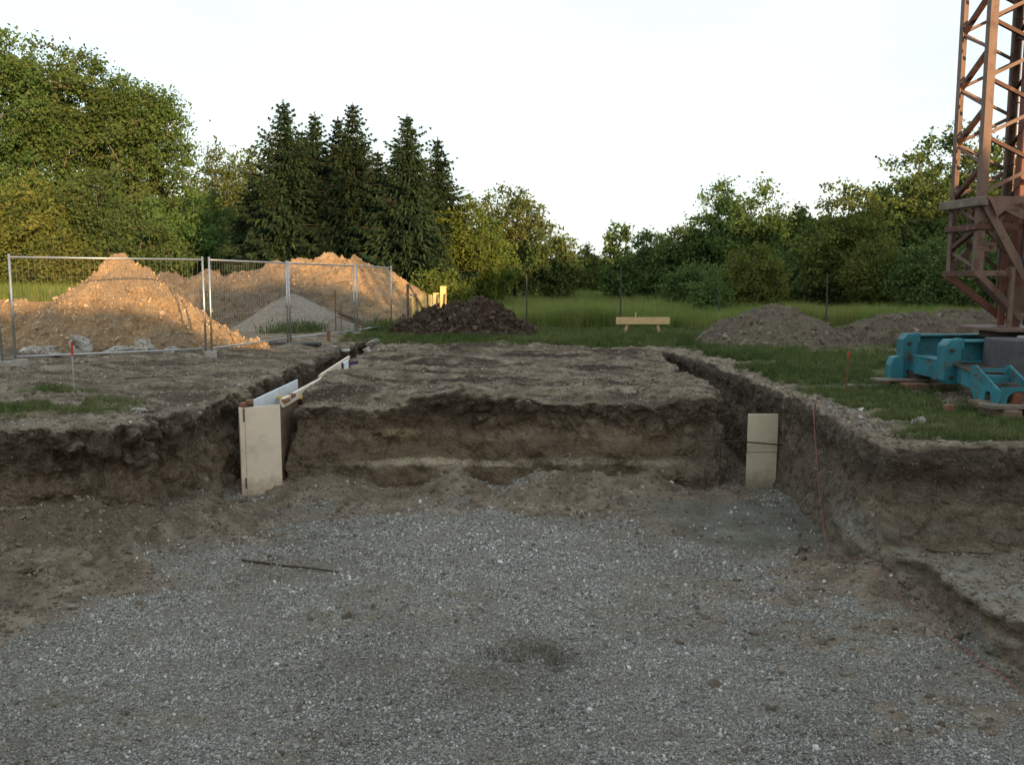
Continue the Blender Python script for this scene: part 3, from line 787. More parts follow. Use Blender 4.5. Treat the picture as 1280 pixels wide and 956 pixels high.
EC = EV[EQ].mean(1); EAREA = 0.5 * np.linalg.norm(np.cross(EV[EQ[:, 2]] - EV[EQ[:, 0]], EV[EQ[:, 3]] - EV[EQ[:, 1]]), axis=1)
EFN = EN[EQ[:, 0]]
def fattr(n): return EA[n][EQ].mean(1)
FHOLLOW = fattr('hollow_dark')
FG, FGR, FW, FST, FCL = fattr('gravel'), fattr('grass'), fattr('wall'), fattr('steep'), fattr('clay')
in_view = (np.abs(EC[:, 0]) < 0.68 * EC[:, 1] + 1.2) & (EC[:, 1] > 3.6)

def pick(weight, n):
    w = weight * EAREA; w = w / w.sum()
    f = RNG.choice(len(w), n, p=w)
    a, b = RNG.random((n, 1)), RNG.random((n, 1))
    q = EQ[f]; P = (EV[q[:, 0]] * (1-a) + EV[q[:, 1]] * a) * (1-b) + (EV[q[:, 3]] * (1-a) + EV[q[:, 2]] * a) * b
    return P, EFN[f], f

def rots(n, tilt=3.14): return np.stack([RNG.uniform(-tilt, tilt, n), RNG.uniform(-tilt, tilt, n), RNG.uniform(0, 6.283, n)], 1)

peb = [lump_proto('pebble_shape', M['pebble'], s, 1, 0.35, 0.75) for s in (1, 2, 3, 4)]
clods = [lump_proto('clod_shape', M['clod'], s, 2, 0.55, 0.8) for s in (5, 6, 7, 8)]

n = 200000
P, Nn, f = pick(np.maximum(np.clip(FG - 0.12, 0, 1) ** 1.2, 0.035 * (EC[:, 2] < -0.9) + 0.012) * in_view * (1 - 0.8 * FHOLLOW) * (1 - FST) * np.clip(8.5 / EC[:, 1], 0.3, 1.6) ** 1.5, n)
s = np.clip(0.0106 * np.exp(RNG.normal(0, 0.5, n)), 0.005, 0.05) * np.clip(P[:, 1] / 7.5, 0.85, 1.5)
P = P + Nn * (s * 0.15)[:, None]
S = np.stack([s * RNG.uniform(0.8, 1.5, n), s * RNG.uniform(0.8, 1.3, n), s * RNG.uniform(0.6, 1.0, n)], 1)
tag(scatter('gravel', P, S, rots(n), peb), 'loose grey gravel covering the floor of the pit', 'gravel')

n = 60000
up_w = (1 - FGR * 0.8) * (1 - 0.97 * sstep(0.3, 0.7, FG)) * (1 - 0.75 * FCL) * in_view * (EC[:, 1] < 22) * (1 - 0.72 * FST)
P, Nn, f = pick(up_w * np.clip(11 / EC[:, 1], 0.25, 1.3) ** 2, n)
s = np.clip(0.015 * np.exp(RNG.normal(0, 0.6, n)), 0.007, 0.075) * np.where(FST[f] > 0.4, 0.6, 1)
S = np.stack([s * RNG.uniform(0.8, 1.5, n), s * RNG.uniform(0.8, 1.3, n), s * RNG.uniform(0.6, 1.0, n)], 1)
tag(scatter('soil_crumbs', P, S, rots(n), clods), 'brown crumbs and clods of loose soil around the pit', 'soil')

blade_green = mat_blade('short_grass', [(0.1, (0.050, 0.080, 0.024)), (0.45, (0.090, 0.125, 0.042)), (0.75, (0.145, 0.160, 0.066)), (1.0, (0.25, 0.22, 0.115))])
tufts = [blade_proto('tuft_shape', blade_green, s, 11, 0.07, 0.025, 0.0035, 0.8) for s in (11, 12, 13)]
n = 60000
P, Nn, f = pick(np.clip(FGR - 0.2, 0, 1) * in_view * np.clip(11 / EC[:, 1], 0.3, 1.3), n)
keep = (fbm(P, 0.9, 4, 121, 0.65) + 0.30 * (EA['grass'][EQ[f, 0]] - 0.5)) > -0.02
P = P[keep]; n = len(P)
sc_ = RNG.uniform(0.6, 1.5, n) * np.clip(P[:, 1] / 12, 0.9, 1.6)
S = np.stack([sc_, sc_, sc_ * RNG.uniform(0.6, 1.3, n)], 1)
tag(scatter('short_grass', P, S, np.stack([RNG.normal(0, .15, n), RNG.normal(0, .15, n), RNG.uniform(0, 6.283, n)], 1), tufts), 'short patchy green grass around the pit and below the crane', 'grass')

# ------------------------------------------------------------------ meadow
meadow_mat = mat_blade('meadow_blades', [(0.05, (0.090, 0.141, 0.036)), (0.45, (0.169, 0.237, 0.060)), (0.75, (0.259, 0.297, 0.092)), (1.0, (0.448, 0.371, 0.155))], 0.35)
dry_mat = mat_blade('dry_blades', [(0.0, (0.13, 0.12, 0.05)), (0.6, (0.22, 0.18, 0.085)), (1.0, (0.30, 0.24, 0.13))], 0.25)
mt = [blade_proto('meadow_tuft_shape', meadow_mat, s, 16, 0.92, 0.11, 0.008, 0.4) for s in (21, 22, 23)] + [blade_proto('meadow_dry_shape', dry_mat, 24, 9, 0.95, 0.12, 0.006, 0.35)]
def meadow_points(n, y0, y1):
    t = RNG.random(n); y = 1 / ((1 - t) / y0 + t / y1)        # denser near
    x = RNG.uniform(-0.05, 0.66, n) * y - 1.5
    x = np.where(y < 45, np.maximum(x, -2.3 + 0 * y), x)
    return x, y
n = 46000
x, y = meadow_points(n, 28.2, 130)
back = (x > 4.5) & (y > 34) & (RNG.random(n) < 0.5)
x, y = x[~back], y[~back]; n = len(x)
edge = fbm2(x, y, 0.5, 2, 131)
k = y > 28.6 + 1.2 * edge + 2.0 * sstep(7, 10, x); x, y = x[k], y[k]; n = len(x)
sc_ = RNG.uniform(0.7, 1.15, n) * (0.72 + 0.30 * fbm2(x, y, 0.25, 3, 133)) * np.where(y > 60, 1.25, 1)
tall = np.exp(-((x - 3.3) / 1.6) ** 2 - ((y - 30) / 1.6) ** 2); sc_ = sc_ * (1 + 0.25 * tall)
S = np.stack([sc_ * np.clip(y / 35, 1, 2.6), sc_ * np.clip(y / 35, 1, 2.6), sc_], 1)
tag(scatter('meadow_grass', np.stack([x, y, 0 * x - 0.03], 1), S, np.stack([RNG.normal(0, .1, n), RNG.normal(0, .1, n), RNG.uniform(0, 6.283, n)], 1), mt), 'tall green meadow grass beyond the dug ground', 'grass')
n = 26000
t = RNG.random(n); y = 21.5 + 12 * t; x = RNG.uniform(-0.15, 0.62, n) * y
fl = RNG.random(n) < 0.35
x = np.where(fl, RNG.uniform(-40, -8, n), x); y = np.where(fl, RNG.uniform(33, 52, n), y)
fl2 = RNG.random(n) < 0.02
x = np.where(fl2, np.where(RNG.random(n) < 0.5, RNG.uniform(-7.4, -6.0, n), RNG.uniform(-4.5, -3.3, n)), x); y = np.where(fl2, RNG.uniform(26.0, 28.6, n), y)
sc_ = RNG.uniform(0.8, 1.9, n) * np.where(fl, 3.2, 1)
k = (y > 24.8) | (fbm2(x, y, 0.9, 2, 141) + 0.16 * (y - 23) > 0); x, y, sc_ = x[k], y[k], sc_[k]; n = len(x)
sc_ = np.where((np.abs(x - 3.75) < 1.0) & (y > 23.2) & (y < 25.6), sc_ * 0.45, sc_)
S = np.stack([sc_ * 1.4, sc_ * 1.4, sc_], 1)
tag(scatter('lawn_grass', np.stack([x, y, 0 * x - 0.02], 1), S, np.stack([RNG.normal(0, .15, n), RNG.normal(0, .15, n), RNG.uniform(0, 6.283, n)], 1), tufts), 'strip of mown grass in front of the meadow and behind the sand piles', 'grass')
n = 9000
x = RNG.uniform(-34, -9.5, n); y = RNG.uniform(35.5, 44, n); sc_ = RNG.uniform(1.1, 1.75, n)
tag(scatter('tall_grass', np.stack([x, y, 0 * x - 0.03], 1), np.stack([sc_ * 1.2, sc_ * 1.2, sc_], 1), np.stack([RNG.normal(0, .12, n), RNG.normal(0, .12, n), RNG.uniform(0, 6.283, n)], 1), mt[:3]), 'tall sunlit green grass between the sand heap and the left trees', 'grass')
# pale stubble field far behind the meadow
fm = MB(); fm.box(-60, 160, 150, 330, -0.3, 0.06)
tag(fm.build('field', mat_plain('stubble', (0.42, 0.34, 0.17), 0.95, 0.2, 0.3, objspace=False)), kind='structure')

# ------------------------------------------------------------------ heaps of sand and soil
PILES = []
def soil_pile(name, cones, mat, label, cat, res=0.06, rough=0.07, slope=0.62, seed=0, group=None, lump=0.03, gully=0.0):
    cs = np.array(cones, float)
    m = 0.8
    x0, x1 = (cs[:, 0] - cs[:, 2] / slope).min() - m, (cs[:, 0] + cs[:, 2] / slope).max() + m
    y0, y1 = (cs[:, 1] - cs[:, 2] / slope).min() - m, (cs[:, 1] + cs[:, 2] / slope).max() + m
    X, Y = np.meshgrid(np.arange(x0, x1, res), np.arange(y0, y1, res), indexing='ij')
    wx = X + 0.22 * fbm2(X, Y, 0.9, 3, seed + 1); wy = Y + 0.22 * fbm2(X, Y, 0.9, 3, seed + 2)
    acc = np.zeros_like(X); K = 9.0
    for cx, cy, h in cones:
        r = np.sqrt((wx - cx) ** 2 + (wy - cy) ** 2)
        rr = np.sqrt(r * r + 0.02) - 0.08
        acc += np.exp(K * np.clip(h - slope * rr, -1.5, 9))
    H = np.log(acc + 1e-6) / K
    H = H + rough * fbm2(X, Y, 1.3, 4, seed + 3) * 1.6 + lump * np.clip(fbm2(X, Y, 5.0, 2, seed + 5), 0, 1) * 2 + 0.5 * lump * fbm2(X, Y, 11, 2, seed + 7)
    if gully: H -= gully * (1 - np.minimum(1, np.abs(fbm2(X, Y, 0.8, 2, seed + 9)) * 9)) * sstep(0.2, 0.6, H)
    keep = H > -0.10
    nx, ny = X.shape
    I, J = np.meshgrid(np.arange(nx - 1), np.arange(ny - 1), indexing='ij')
    fk = keep[:-1, :-1] | keep[1:, :-1] | keep[:-1, 1:] | keep[1:, 1:]
    Q = np.stack([I * ny + J, (I + 1) * ny + J, (I + 1) * ny + J + 1, I * ny + J + 1], 2)[fk]
    used = np.unique(Q); remap = np.full(nx * ny, -1); remap[used] = np.arange(len(used))
    V = np.stack([X, Y, np.maximum(H, -0.16)], 2).reshape(-1, 3)[used]
    N = vert_normals(V, remap[Q])
    V = V + N * (lump * 1.2 * fbm(V, 6.5, 2, seed + 11))[:, None]
    c = Vector((cs[:, 0].mean(), cs[:, 1].mean(), 0))
    me = np_mesh(name, V - np.array(c), remap[Q], mat, False)
    o = link(name, me, None, c)
    tag(o, label, cat, group)
    sel = V[:, 2] > 0.03; PILES.append((V[sel], N[sel]))
    return o

soil_pile('sand_pile', [(-9.35, 21.1, 2.22), (-9.1, 20.6, 1.5), (-8.4, 20.6, 1.25), (-9.8, 20.2, 1.1), (-10.3, 21.0, 1.2), (-10.9, 20.9, 1.12), (-11.5, 20.8, 1.15), (-12.2, 20.8, 1.2), (-12.9, 20.9, 1.2), (-13.7, 21.0, 1.25), (-15, 21, 1.1), (-7.6, 20.4, 0.95), (-6.7, 20.2, 0.55), (-10.5, 19.9, 0.55), (-12.5, 19.9, 0.7), (-5.9, 20.0, 0.25)],
          M['sand'], 'pointed heap of orange sand behind the first fence panel', 'sand pile', 0.045, 0.075, 0.88, 200, 'heaps of sand and soil', 0.05, 0.12)
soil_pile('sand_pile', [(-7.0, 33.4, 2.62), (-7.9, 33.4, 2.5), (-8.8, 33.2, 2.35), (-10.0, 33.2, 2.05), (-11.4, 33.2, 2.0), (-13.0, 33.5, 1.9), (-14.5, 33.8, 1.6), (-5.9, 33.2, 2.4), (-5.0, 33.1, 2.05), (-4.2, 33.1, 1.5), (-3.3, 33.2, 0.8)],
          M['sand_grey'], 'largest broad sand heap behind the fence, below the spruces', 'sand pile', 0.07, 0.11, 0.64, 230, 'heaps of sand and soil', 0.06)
soil_pile('gravel_pile', [(-7.25, 29.2, 1.15), (-6.6, 29.1, 0.75), (-5.9, 29.0, 0.35)], M['gravel_pile'],
          'small grey gravel heap in front of the largest sand heap', 'gravel pile', 0.06, 0.03, 0.6, 260, 'heaps of sand and soil', 0.02)
soil_pile('topsoil_heap', [(-2.3, 24.8, 0.75), (-1.7, 24.9, 0.96), (-1.0, 25.0, 1.02), (-0.65, 24.9, 0.85), (-0.3, 24.6, 0.42), (-2.7, 24.6, 0.4), (-1.4, 24.2, 0.55)], M['topsoil'],
          'dark heap of rooty topsoil at the far edge of the plot', 'soil heap', 0.045, 0.16, 0.75, 290, 'heaps of sand and soil', 0.10)
soil_pile('soil_heap', [(6.35, 21.4, 0.98), (5.85, 21.3, 0.84), (6.9, 21.4, 0.84), (7.3, 21.4, 0.55), (5.5, 21.2, 0.45)], M['heap'],
          'rounded brown soil heap right of the timber trestle', 'soil heap', 0.055, 0.05, 0.6, 320, 'heaps of sand and soil', 0.04)
soil_pile('soil_heap', [(9.4, 22.0, 0.78), (10.2, 22.2, 0.80), (11.2, 22.3, 0.88), (12.2, 22.5, 0.85), (8.8, 21.8, 0.5), (13.2, 22.5, 0.7)], M['heap'],
          'long low brown soil heap behind the blue crane base', 'soil heap', 0.06, 0.08, 0.6, 350, 'heaps of sand and soil', 0.06)

def crumbs(which, counts, size, mat, name, label, seed):
    P_, S_ = [], []
    r = np.random.default_rng(seed)
    for w, n in zip(which, counts):
        V, N = PILES[w]; j = r.integers(0, len(V), n)
        foot = np.exp(-V[j, 2] / 0.5); k = r.random(n) < 0.45 + 0.55 * foot
        P_.append(V[j][k] + r.normal(0, 0.03, (k.sum(), 3)) * [1, 1, 0.1])
    P_ = np.concatenate(P_); n = len(P_)
    s_ = np.clip(size * np.exp(r.normal(0, 0.6, n)), size * 0.4, size * 5)
    S = np.stack([s_ * r.uniform(0.8, 1.5, n), s_ * r.uniform(0.8, 1.3, n), s_ * r.uniform(0.6, 1.0, n)], 1)
    tag(scatter(name, P_, S, rots(n), [lump_proto('lump_shape', mat, q, 2, 0.55, 0.85) for q in (15, 16, 17)]), label, 'soil')
crumbs([0, 1], [9000, 3000], 0.026, M['sand_clod'], 'sand_lumps', 'loose lumps of sand lying on the two sand heaps', 1)
crumbs([3], [6000], 0.032, M['dark_clod'], 'soil_lumps', 'loose dark lumps lying on the rooty topsoil heap', 2)
crumbs([4, 5], [2500, 2500], 0.026, M['clod'], 'soil_lumps', 'loose brown lumps lying on the two right soil heaps', 3)

def rock(name, loc, size, seed, mat, label, cat, group=None, rz=0.0, sub=3, rough=0.35):
    bm = bmesh.new(); bmesh.ops.create_icosphere(bm, subdivisions=sub, radius=0.5)
    V = np.array([v.co[:] for v in bm.verts]); Fc = [[v.index for v in f.verts] for f in bm.faces]; bm.free()
    V *= (1 + rough * 1.9 * fbm(V * 1.9 + seed * 5.1, 1.0, 4, seed, 0.6))[:, None]
    r = np.random.default_rng(seed)
    for _ in range(6):                                     # broken faces
        d = r.normal(0, 1, 3); d /= np.linalg.norm(d); s = V @ d; lim = r.uniform(0.22, 0.38)
        V -= np.outer(np.clip(s - lim, 0, None), d)
    V *= np.array(size)
    V[:, 2] -= V[:, 2].min() + 0.12 * size[2]
    o = link(name, np_mesh(name, V, Fc, mat, False), None, loc, (0, 0, rz))
    return tag(o, label, cat, group)

for i, (u, v, d, sz, lab) in enumerate([
        (32, 443, 18.3, (0.42, 0.3, 0.2), 'pale rubble lump at the left foot of the orange sand heap'),
        (56, 441, 18.4, (0.55, 0.35, 0.26), 'flat white rubble slab at the foot of the orange sand heap'),
        (68, 446, 17.7, (0.34, 0.25, 0.13), 'low grey rubble piece just behind the bottom fence rail'),
        (100, 441, 18.5, (0.62, 0.45, 0.50), 'tall rubble block left of the orange sand heap centre, behind the survey rod'),
        (109, 445, 18.0, (0.36, 0.3, 0.28), 'small grey rubble block beside the survey rod'),
        (155, 444, 18.3, (0.75, 0.4, 0.30), 'dark-faced rubble slab below the pointed sand heap'),
        (179, 442, 18.5, (0.50, 0.42, 0.50), 'white-edged rubble block below the pointed sand heap'),
        (213, 446, 18.6, (0.40, 0.35, 0.24), 'rubble piece at the right foot of the pointed sand heap')]):
    p = at(u, v, d); rock('rubble_block', (p.x, d, 0.0), sz, 400 + i, M['rubble'], lab, 'rubble', 'rubble blocks below the sand heap', i * 0.7)
for i, (u, v, sz, lab) in enumerate([
        (1151, 534, (0.17, 0.14, 0.12), 'tan stone on the grass at the rim of the right bank'),
        (91, 779, (0.085, 0.06, 0.045), 'pale stone on brown soil at the left of the gravel'),
        (466, 428, (0.42, 0.3, 0.22), 'larger white rubble lump at the far end of the left trench'),
        (459, 436, (0.26, 0.2, 0.14), 'smaller white rubble lump at the far end of the left trench'),
        (416, 434, (0.30, 0.2, 0.10), 'grey rubble piece left of the trench near the fence foot mat'),
        (432, 434, (0.24, 0.2, 0.10), 'grey rubble piece nearest the trench beside the fence foot mat'),
        (170, 519, (0.30, 0.18, 0.07), 'flat grey stone on the turf of the left bank')]):
    z = FLOOR_Z if v > 700 else 0.0
    d = (CAM_H - z) * F_PX / (v - 352); p = at(u, v, d)
    jj = np.argmin((EV[:, 0] - p.x) ** 2 + (EV[:, 1] - d) ** 2 + 0.3 * (EV[:, 2] - z) ** 2)
    rock('stone', (p.x, d, float(EV[jj, 2])), sz, 430 + i, M['rubble'] if 2 <= i <= 5 else M['concrete'], lab, 'stone', None, i * 1.3)

def ground_z(x, y, lo=-9, hi=9):
    m = (EV[:, 2] > lo) & (EV[:, 2] < hi)
    j = np.argmin(np.where(m, (EV[:, 0] - x) ** 2 + (EV[:, 1] - y) ** 2, 1e9))
    return float(EV[j, 2])

# ------------------------------------------------------------------ site fence
def fence_panel(p0, p1, lean, label, top=2.0, foot0=True):
    a, b = Vector((p0[0], p0[1], 0)), Vector((p1[0], p1[1], 0))
    L = (b - a).length; rz = math.atan2(b.y - a.y, b.x - a.x)
    root = empty('site_fence_panel', a, rz); root.rotation_euler = (lean, 0, rz)
    tag(root, label, 'fence panel', 'site fence panels')
    for x in (0.03, L - 0.03):
        MB().tube([(x, 0, 0.03), (x, 0, top + 0.03)], 0.021, 8).build('post', M['galv'], root, smooth=True)
    for z in (0.16, top - 0.03):
        MB().tube([(0.03, 0, z), (L - 0.03, 0, z)], 0.019, 8).build('rail', M['galv'], root, smooth=True)
    w = MB(); nx = int(L / 0.1)
    for i in range(1, nx):
        x = 0.03 + (L - 0.06) * i / nx
        w.tube([(x, 0.004, 0.16), (x, 0.004, top - 0.03)], 0.0016, 3, False)
    for z in (0.45, 0.85, 1.25, 1.62):
        w.tube([(0.03, -0.004, z), (L - 0.03, -0.004, z)], 0.0022, 3, False)
    tag(w.build('wire_mesh', M['wire'], root), kind='stuff')
    for x in (0.06, L - 0.06):
        MB().box(x - 0.03, x + 0.03, -0.03, 0.03, 0.9, 0.96).build('clamp', M['wire'], root, bevel=0.008)
    return root

FP = [(-9.17, 15.9), (-6.22, 17.9), (-5.46, 21.35), (-4.42, 24.75), (-3.88, 28.2)]
fence_panel((-12.55, 15.1), (-9.26, 15.85), 0.09, 'leaning wire fence panel cut off by the left edge of the picture')
labs = ['wire fence panel in front of the pointed orange sand heap', 'second wire fence panel, running back past the low end of the orange sand heap',
        'third wire fence panel, in front of the small grey gravel heap', 'farthest wire fence panel, ending beside the yellow boards']
for i in range(4):
    a, b = Vector(FP[i]), Vector(FP[i+1]); d = (b - a).normalized() * 0.045
    fence_panel(a + d, b - d, [0.0, 0.01, -0.008, 0.012][i], labs[i])
for i, (x, y, rz, lab) in enumerate([(-9.2, 15.85, 0.2, 'concrete fence foot at the left end of the first panel'),
        (-6.2, 17.9, 1.9, 'concrete fence foot between the first and second panels'), (-4.42, 24.75, 1.7, 'concrete fence foot between the third and farthest panels'),
        (-3.9, 28.2, 1.7, 'concrete fence foot at the far end of the farthest panel')]):
    b = MB(); b.prism([(-0.34, 0), (0.34, 0), (0.30, 0.13), (0.10, 0.13), (0.08, 0.10), (-0.08, 0.10), (-0.10, 0.13), (-0.30, 0.13)], -0.12, 0.12, Matrix.Identity(4))
    tag(b.build('concrete_block', M['concrete'], None, 0.012, loc=(x, y, -0.01), rot=(0, 0, rz)), lab, 'fence foot', 'concrete fence feet')
b = MB(); b.prism([(-0.75, 0), (0.75, 0), (0.72, 0.06), (-0.72, 0.07)], -0.32, 0.32, Matrix.Identity(4))
tag(b.build('rubber_mat', M['black'], None, 0.012, loc=(-5.35, 20.9, 0.0), rot=(0, 0, 0.1)), 'black rubber mat under the fence joint', 'mat')

# survey rods, stakes and rebar
def rod(name, x, y, z0, z1, r, mat, label, cat, tip=None, tipmat=None, lean=(0, 0)):
    root = empty(name, (x, y, z0)); tag(root, label, cat)
    h = z1 - z0
    MB().tube([(0, 0, -0.1), (lean[0] * h, lean[1] * h, h)], r, 6).build('shaft', mat, root)
    if tip:
        t0 = h - tip
        MB().tube([(lean[0] * t0, lean[1] * t0, t0), (lean[0] * h, lean[1] * h, h + 0.004)], r * 1.35, 6).build('marker_tip', tipmat, root)
    return root
p = at(93, 488, 12.3); rod('survey_rod', p.x, 12.3, ground_z(p.x, 12.3, -0.3), 0.68, 0.012, M['galv'], 'thin grey survey rod with a red tip on the left bank', 'survey rod', 0.19, M['red'])
p = at(1057, 490, 12.1); rod('survey_rod', p.x, 12.1, 0.0, 0.56, 0.011, M['rust'], 'thin rusty survey rod standing in the grass left of the crane base', 'survey rod', 0.07, M['red'], (0.03, 0))
p = at(423, 410, 28); rod('steel_rod', p.x, 27.6, 0, 1.25, 0.018, M['rust'], 'taller rusty steel rod beside the stacked planks', 'rod')
p = at(429, 410, 28); rod('steel_rod', p.x, 27.7, 0, 0.85, 0.014, M['rust'], 'shorter rusty steel rod beside the stacked planks', 'rod')
p = at(899, 560, 11.95); rod('rebar_stake', p.x, 11.9, -1.05, -0.5, 0.006, M['grime'], 'short dark stake in the back wall left of the right plywood sheet', 'stake', None, None, (0.04, 0))
p = at(1014, 530, 10.35); rod('rebar_stake', 3.62, 10.3, 0.0, 0.09, 0.009, M['rust'], 'short rusty stake on the right rim holding the pink string', 'stake', None, None, (-0.05, 0))
p = at(455, 420, 24); rod('timber_peg', p.x, 23.8, 0.0, 0.42, 0.022, M['timber_old'], 'wooden peg at the far end of the left trench', 'peg')
p = at(394, 430, 21.6); rod('timber_peg', p.x, 23.2, 0.0, 0.24, 0.05, M['timber_red'], 'short reddish peg behind the bottom rail of the third fence panel', 'peg')

# ------------------------------------------------------------------ timber trestle
tr = empty('timber_trestle', (0, 0, 0)); tag(tr, 'pale timber trestle of one board on two splayed legs', 'trestle')
c = at(803, 418, 25.0); cx = c.x
MB().box(cx - 0.77, cx + 0.77, 24.93, 24.97, 0.32, 0.52).build('board', M['timber'], tr, 0.004)
for sx in (-1, 1):
    MB().bar((cx + sx * 0.42, 25.02, 0.36), (cx + sx * 0.53, 25.08, -0.06), 0.075, 0.05, (0, 1, 0)).build('leg', M['timber'], tr, 0.003)
MB().bar((cx - 0.2, 25.0, 0.5), (cx - 0.2, 25.0, 0.66), 0.03, 0.02, (0, 1, 0)).build('peg', M['timber'], tr)

# ------------------------------------------------------------------ formwork in the left trench
fw = empty('formwork', (-3.35, 11.5, -1.4)); tag(fw, 'plywood formwork box standing in the left foundation trench', 'formwork')
def fpart(mb, name, mat, bev=0.003, parent=None):
    o = mb.build(name, mat, parent or fw, bev); o.location = -(Vector(fw.location)) if parent is None else (0, 0, 0); return o
FP0, FP1 = Vector((-3.61, 11.42, 0)), Vector((-3.14, 11.69, 0))
fd = (FP1 - FP0).normalized(); fnv = Vector((fd.y, -fd.x, 0))
def panel(p0, p1, z0, z1a, z1b, th, nrm):
    m = MB(); a0, a1 = Vector((p0.x, p0.y, z0)), Vector((p1.x, p1.y, z0)); b0, b1 = Vector((p0.x, p0.y, z1a)), Vector((p1.x, p1.y, z1b))
    off = nrm * th
    m.add([a0, a1, b1, b0, a0 + off, a1 + off, b1 + off, b0 + off], [(0,1,2,3),(7,6,5,4),(0,4,5,1),(1,5,6,2),(2,6,7,3),(3,7,4,0)])
    return m
front = fpart(panel(FP0 + fd * 0.07, FP1, -1.50, -0.13, -0.12, 0.021, -fnv), 'front_panel', M['ply'])
fpart(panel(FP0, FP0 + fd * 0.066, -1.50, -0.125, -0.125, 0.05, -fnv), 'edge_batten', M['ply'])
fpart(panel(FP0 + fd * 0.045 + fnv * 0.004, FP0 + fd * 0.066 + fnv * 0.004, -0.32, -0.14, -0.14, 0.004, fnv), 'splice_strip', M['timber_old'], 0)
fpart(panel(FP0 + fd * 0.045 + fnv * 0.004, FP0 + fd * 0.066 + fnv * 0.004, -1.22, -1.08, -1.08, 0.004, fnv), 'splice_strip', M['timber_old'], 0)
fpart(panel(Vector((-3.46, 11.62, 0)), Vector((-3.47, 12.9, 0)), -1.30, -0.045, -0.045, 0.021, Vector((-1, 0, 0))), 'side_panel', M['white_panel'])
fpart(panel(Vector((-3.47, 12.93, 0)), Vector((-3.46, 14.0, 0)), -1.30, -0.045, -0.04, 0.021, Vector((-1, 0, 0))), 'side_panel', M['white_panel'])
fpart(panel(Vector((-3.17, 11.76, 0)), Vector((-3.16, 14.3, 0)), -1.30, -0.13, -0.17, 0.02, Vector((1, 0, 0))), 'side_panel', M['timber_old'])  # dark colour put on this panel to read as a shaded gap
fpart(MB().bar((-3.135, 11.79, -0.115), (-3.14, 14.3, -0.10), 0.05, 0.12), 'rail_board', M['ply'])
fpart(MB().bar((-3.15, 14.34, -0.06), (-3.30, 17.6, -0.04), 0.04, 0.16), 'rail_board', M['ply'])
fpart(MB().bar((-3.45, 12.75, -0.17), (-3.08, 12.75, -0.17), 0.07, 0.04), 'spreader', M['yellow'])
for q in ((-3.52, 11.60, -0.10), (-3.10, 11.86, -0.115), (-3.12, 12.25, -0.10), (-3.58, 11.52, -0.125)):
    fpart(MB().box(q[0] - 0.04, q[0] + 0.04, q[1] - 0.08, q[1] + 0.08, q[2], q[2] + 0.055), 'wood_block', M['timber_red'], 0.004)
def loose_panel(name, u0, v0, u1, v1, d, h, mat, label, dy=0.3, edge=None):
    a, b = at(u0, v0, d), at(u1, v1, d + dy)
    root = empty(name, (a.x, a.y, a.z)); tag(root, label, 'form board', 'form boards along the left trench')
    A, B = Vector((0, 0, 0)), Vector((b.x - a.x, b.y - a.y, 0)); n_ = Vector((B.y, -B.x, 0)).normalized()
    panel(A, B, -0.55, h, h + (b.z - a.z), 0.03, -n_).build('board', mat, root, 0.003)
    if edge: panel(A - B.normalized() * 0.045, A, -0.55, h, h, 0.034, -n_).build('edge_strip', edge, root, 0.003)
loose_panel('form_board', 398, 480, 410, 478, 14.55, 0.155, M['ply_dull'], 'dull plywood end board standing across the left trench', 0.02)
loose_panel('form_board', 430, 468, 436, 464, 15.7, 0.21, M['white_panel'], 'white form board with a black edge in the left trench', 0.35, M['black'])
loose_panel('form_board', 438, 461, 448, 459, 16.7, 0.13, M['purple'], 'dark purple form board at the end of the formwork', 0.1)
loose_panel('form_board', 437, 455, 445, 452, 17.3, 0.08, M['timber_red'], 'reddish board behind the purple form board', 0.4)

# ------------------------------------------------------------------ plywood in the right trench
ps = empty('plywood_sheet', (3.52, 12.1, -1.4)); tag(ps, 'tan plywood sheet with a dark bar across it in the right trench', 'plywood sheet')
MB().box(-0.212, 0.212, -0.0105, 0.0105, -0.05, 0.535).build('lower_sheet', M['ply_dull'], ps, 0.003)
MB().box(-0.208, 0.215, -0.0105, 0.0105, 0.545, 1.09).build('upper_sheet', M['ply_dull'], ps, 0.003)
MB().tube([at(878, 551, 11.93), at(930, 552, 11.96), at(978, 556, 12.04)], 0.010, 6).build('steel_bar', M['grime'])
tag(bpy.data.objects['steel_bar'], 'dark steel bar lying across the right plywood sheet', 'bar')
# ------------------------------------------------------------------ pink string line, sticks, planks
def strand(name, pts, r, mat, label, cat, n=5):
    o = MB().tube(pts, r, n).build(name, mat, None, smooth=True); return tag(o, label, cat)
def over(x, y, lo, hi, up):
    m = (EV[:, 2] > lo) & (EV[:, 2] < hi) & ((EV[:, 0] - x) ** 2 + (EV[:, 1] - y) ** 2 < 0.05 ** 2)
    return (float(EV[m, 2].max()) if m.any() else lo) + up
sp = [(3.60, 10.32, 0.06)]
for t in np.linspace(0, 1, 9)[1:]: sp.append((3.56 - 0.24 * t, 10.2 - 1.2 * t, 0.02 - 1.18 * t - 0.1 * math.sin(3.14 * t)))
path = [(3.32, 9.0), (3.34, 8.4), (3.40, 7.9), (3.50, 7.5), (3.46, 7.25), (3.5, 6.8), (3.53, 6.3), (3.6, 5.7), (3.66, 4.8)]
pz = []
for i in range(len(path) - 1):
    for t in np.linspace(0, 1, 7)[:-1]:
        x_, y_ = path[i][0] * (1-t) + path[i+1][0] * t, path[i][1] * (1-t) + path[i+1][1] * t
        pz.append((x_, y_, over(x_, y_, -1.7, -0.9 if y_ > 7.8 else -1.12, 0.02)))
for i in range(1, len(pz) - 1):
    sp.append((pz[i][0], pz[i][1], max(pz[i][2], 0.3 * (pz[i-1][2] + pz[i+1][2]) + 0.4 * pz[i][2])))
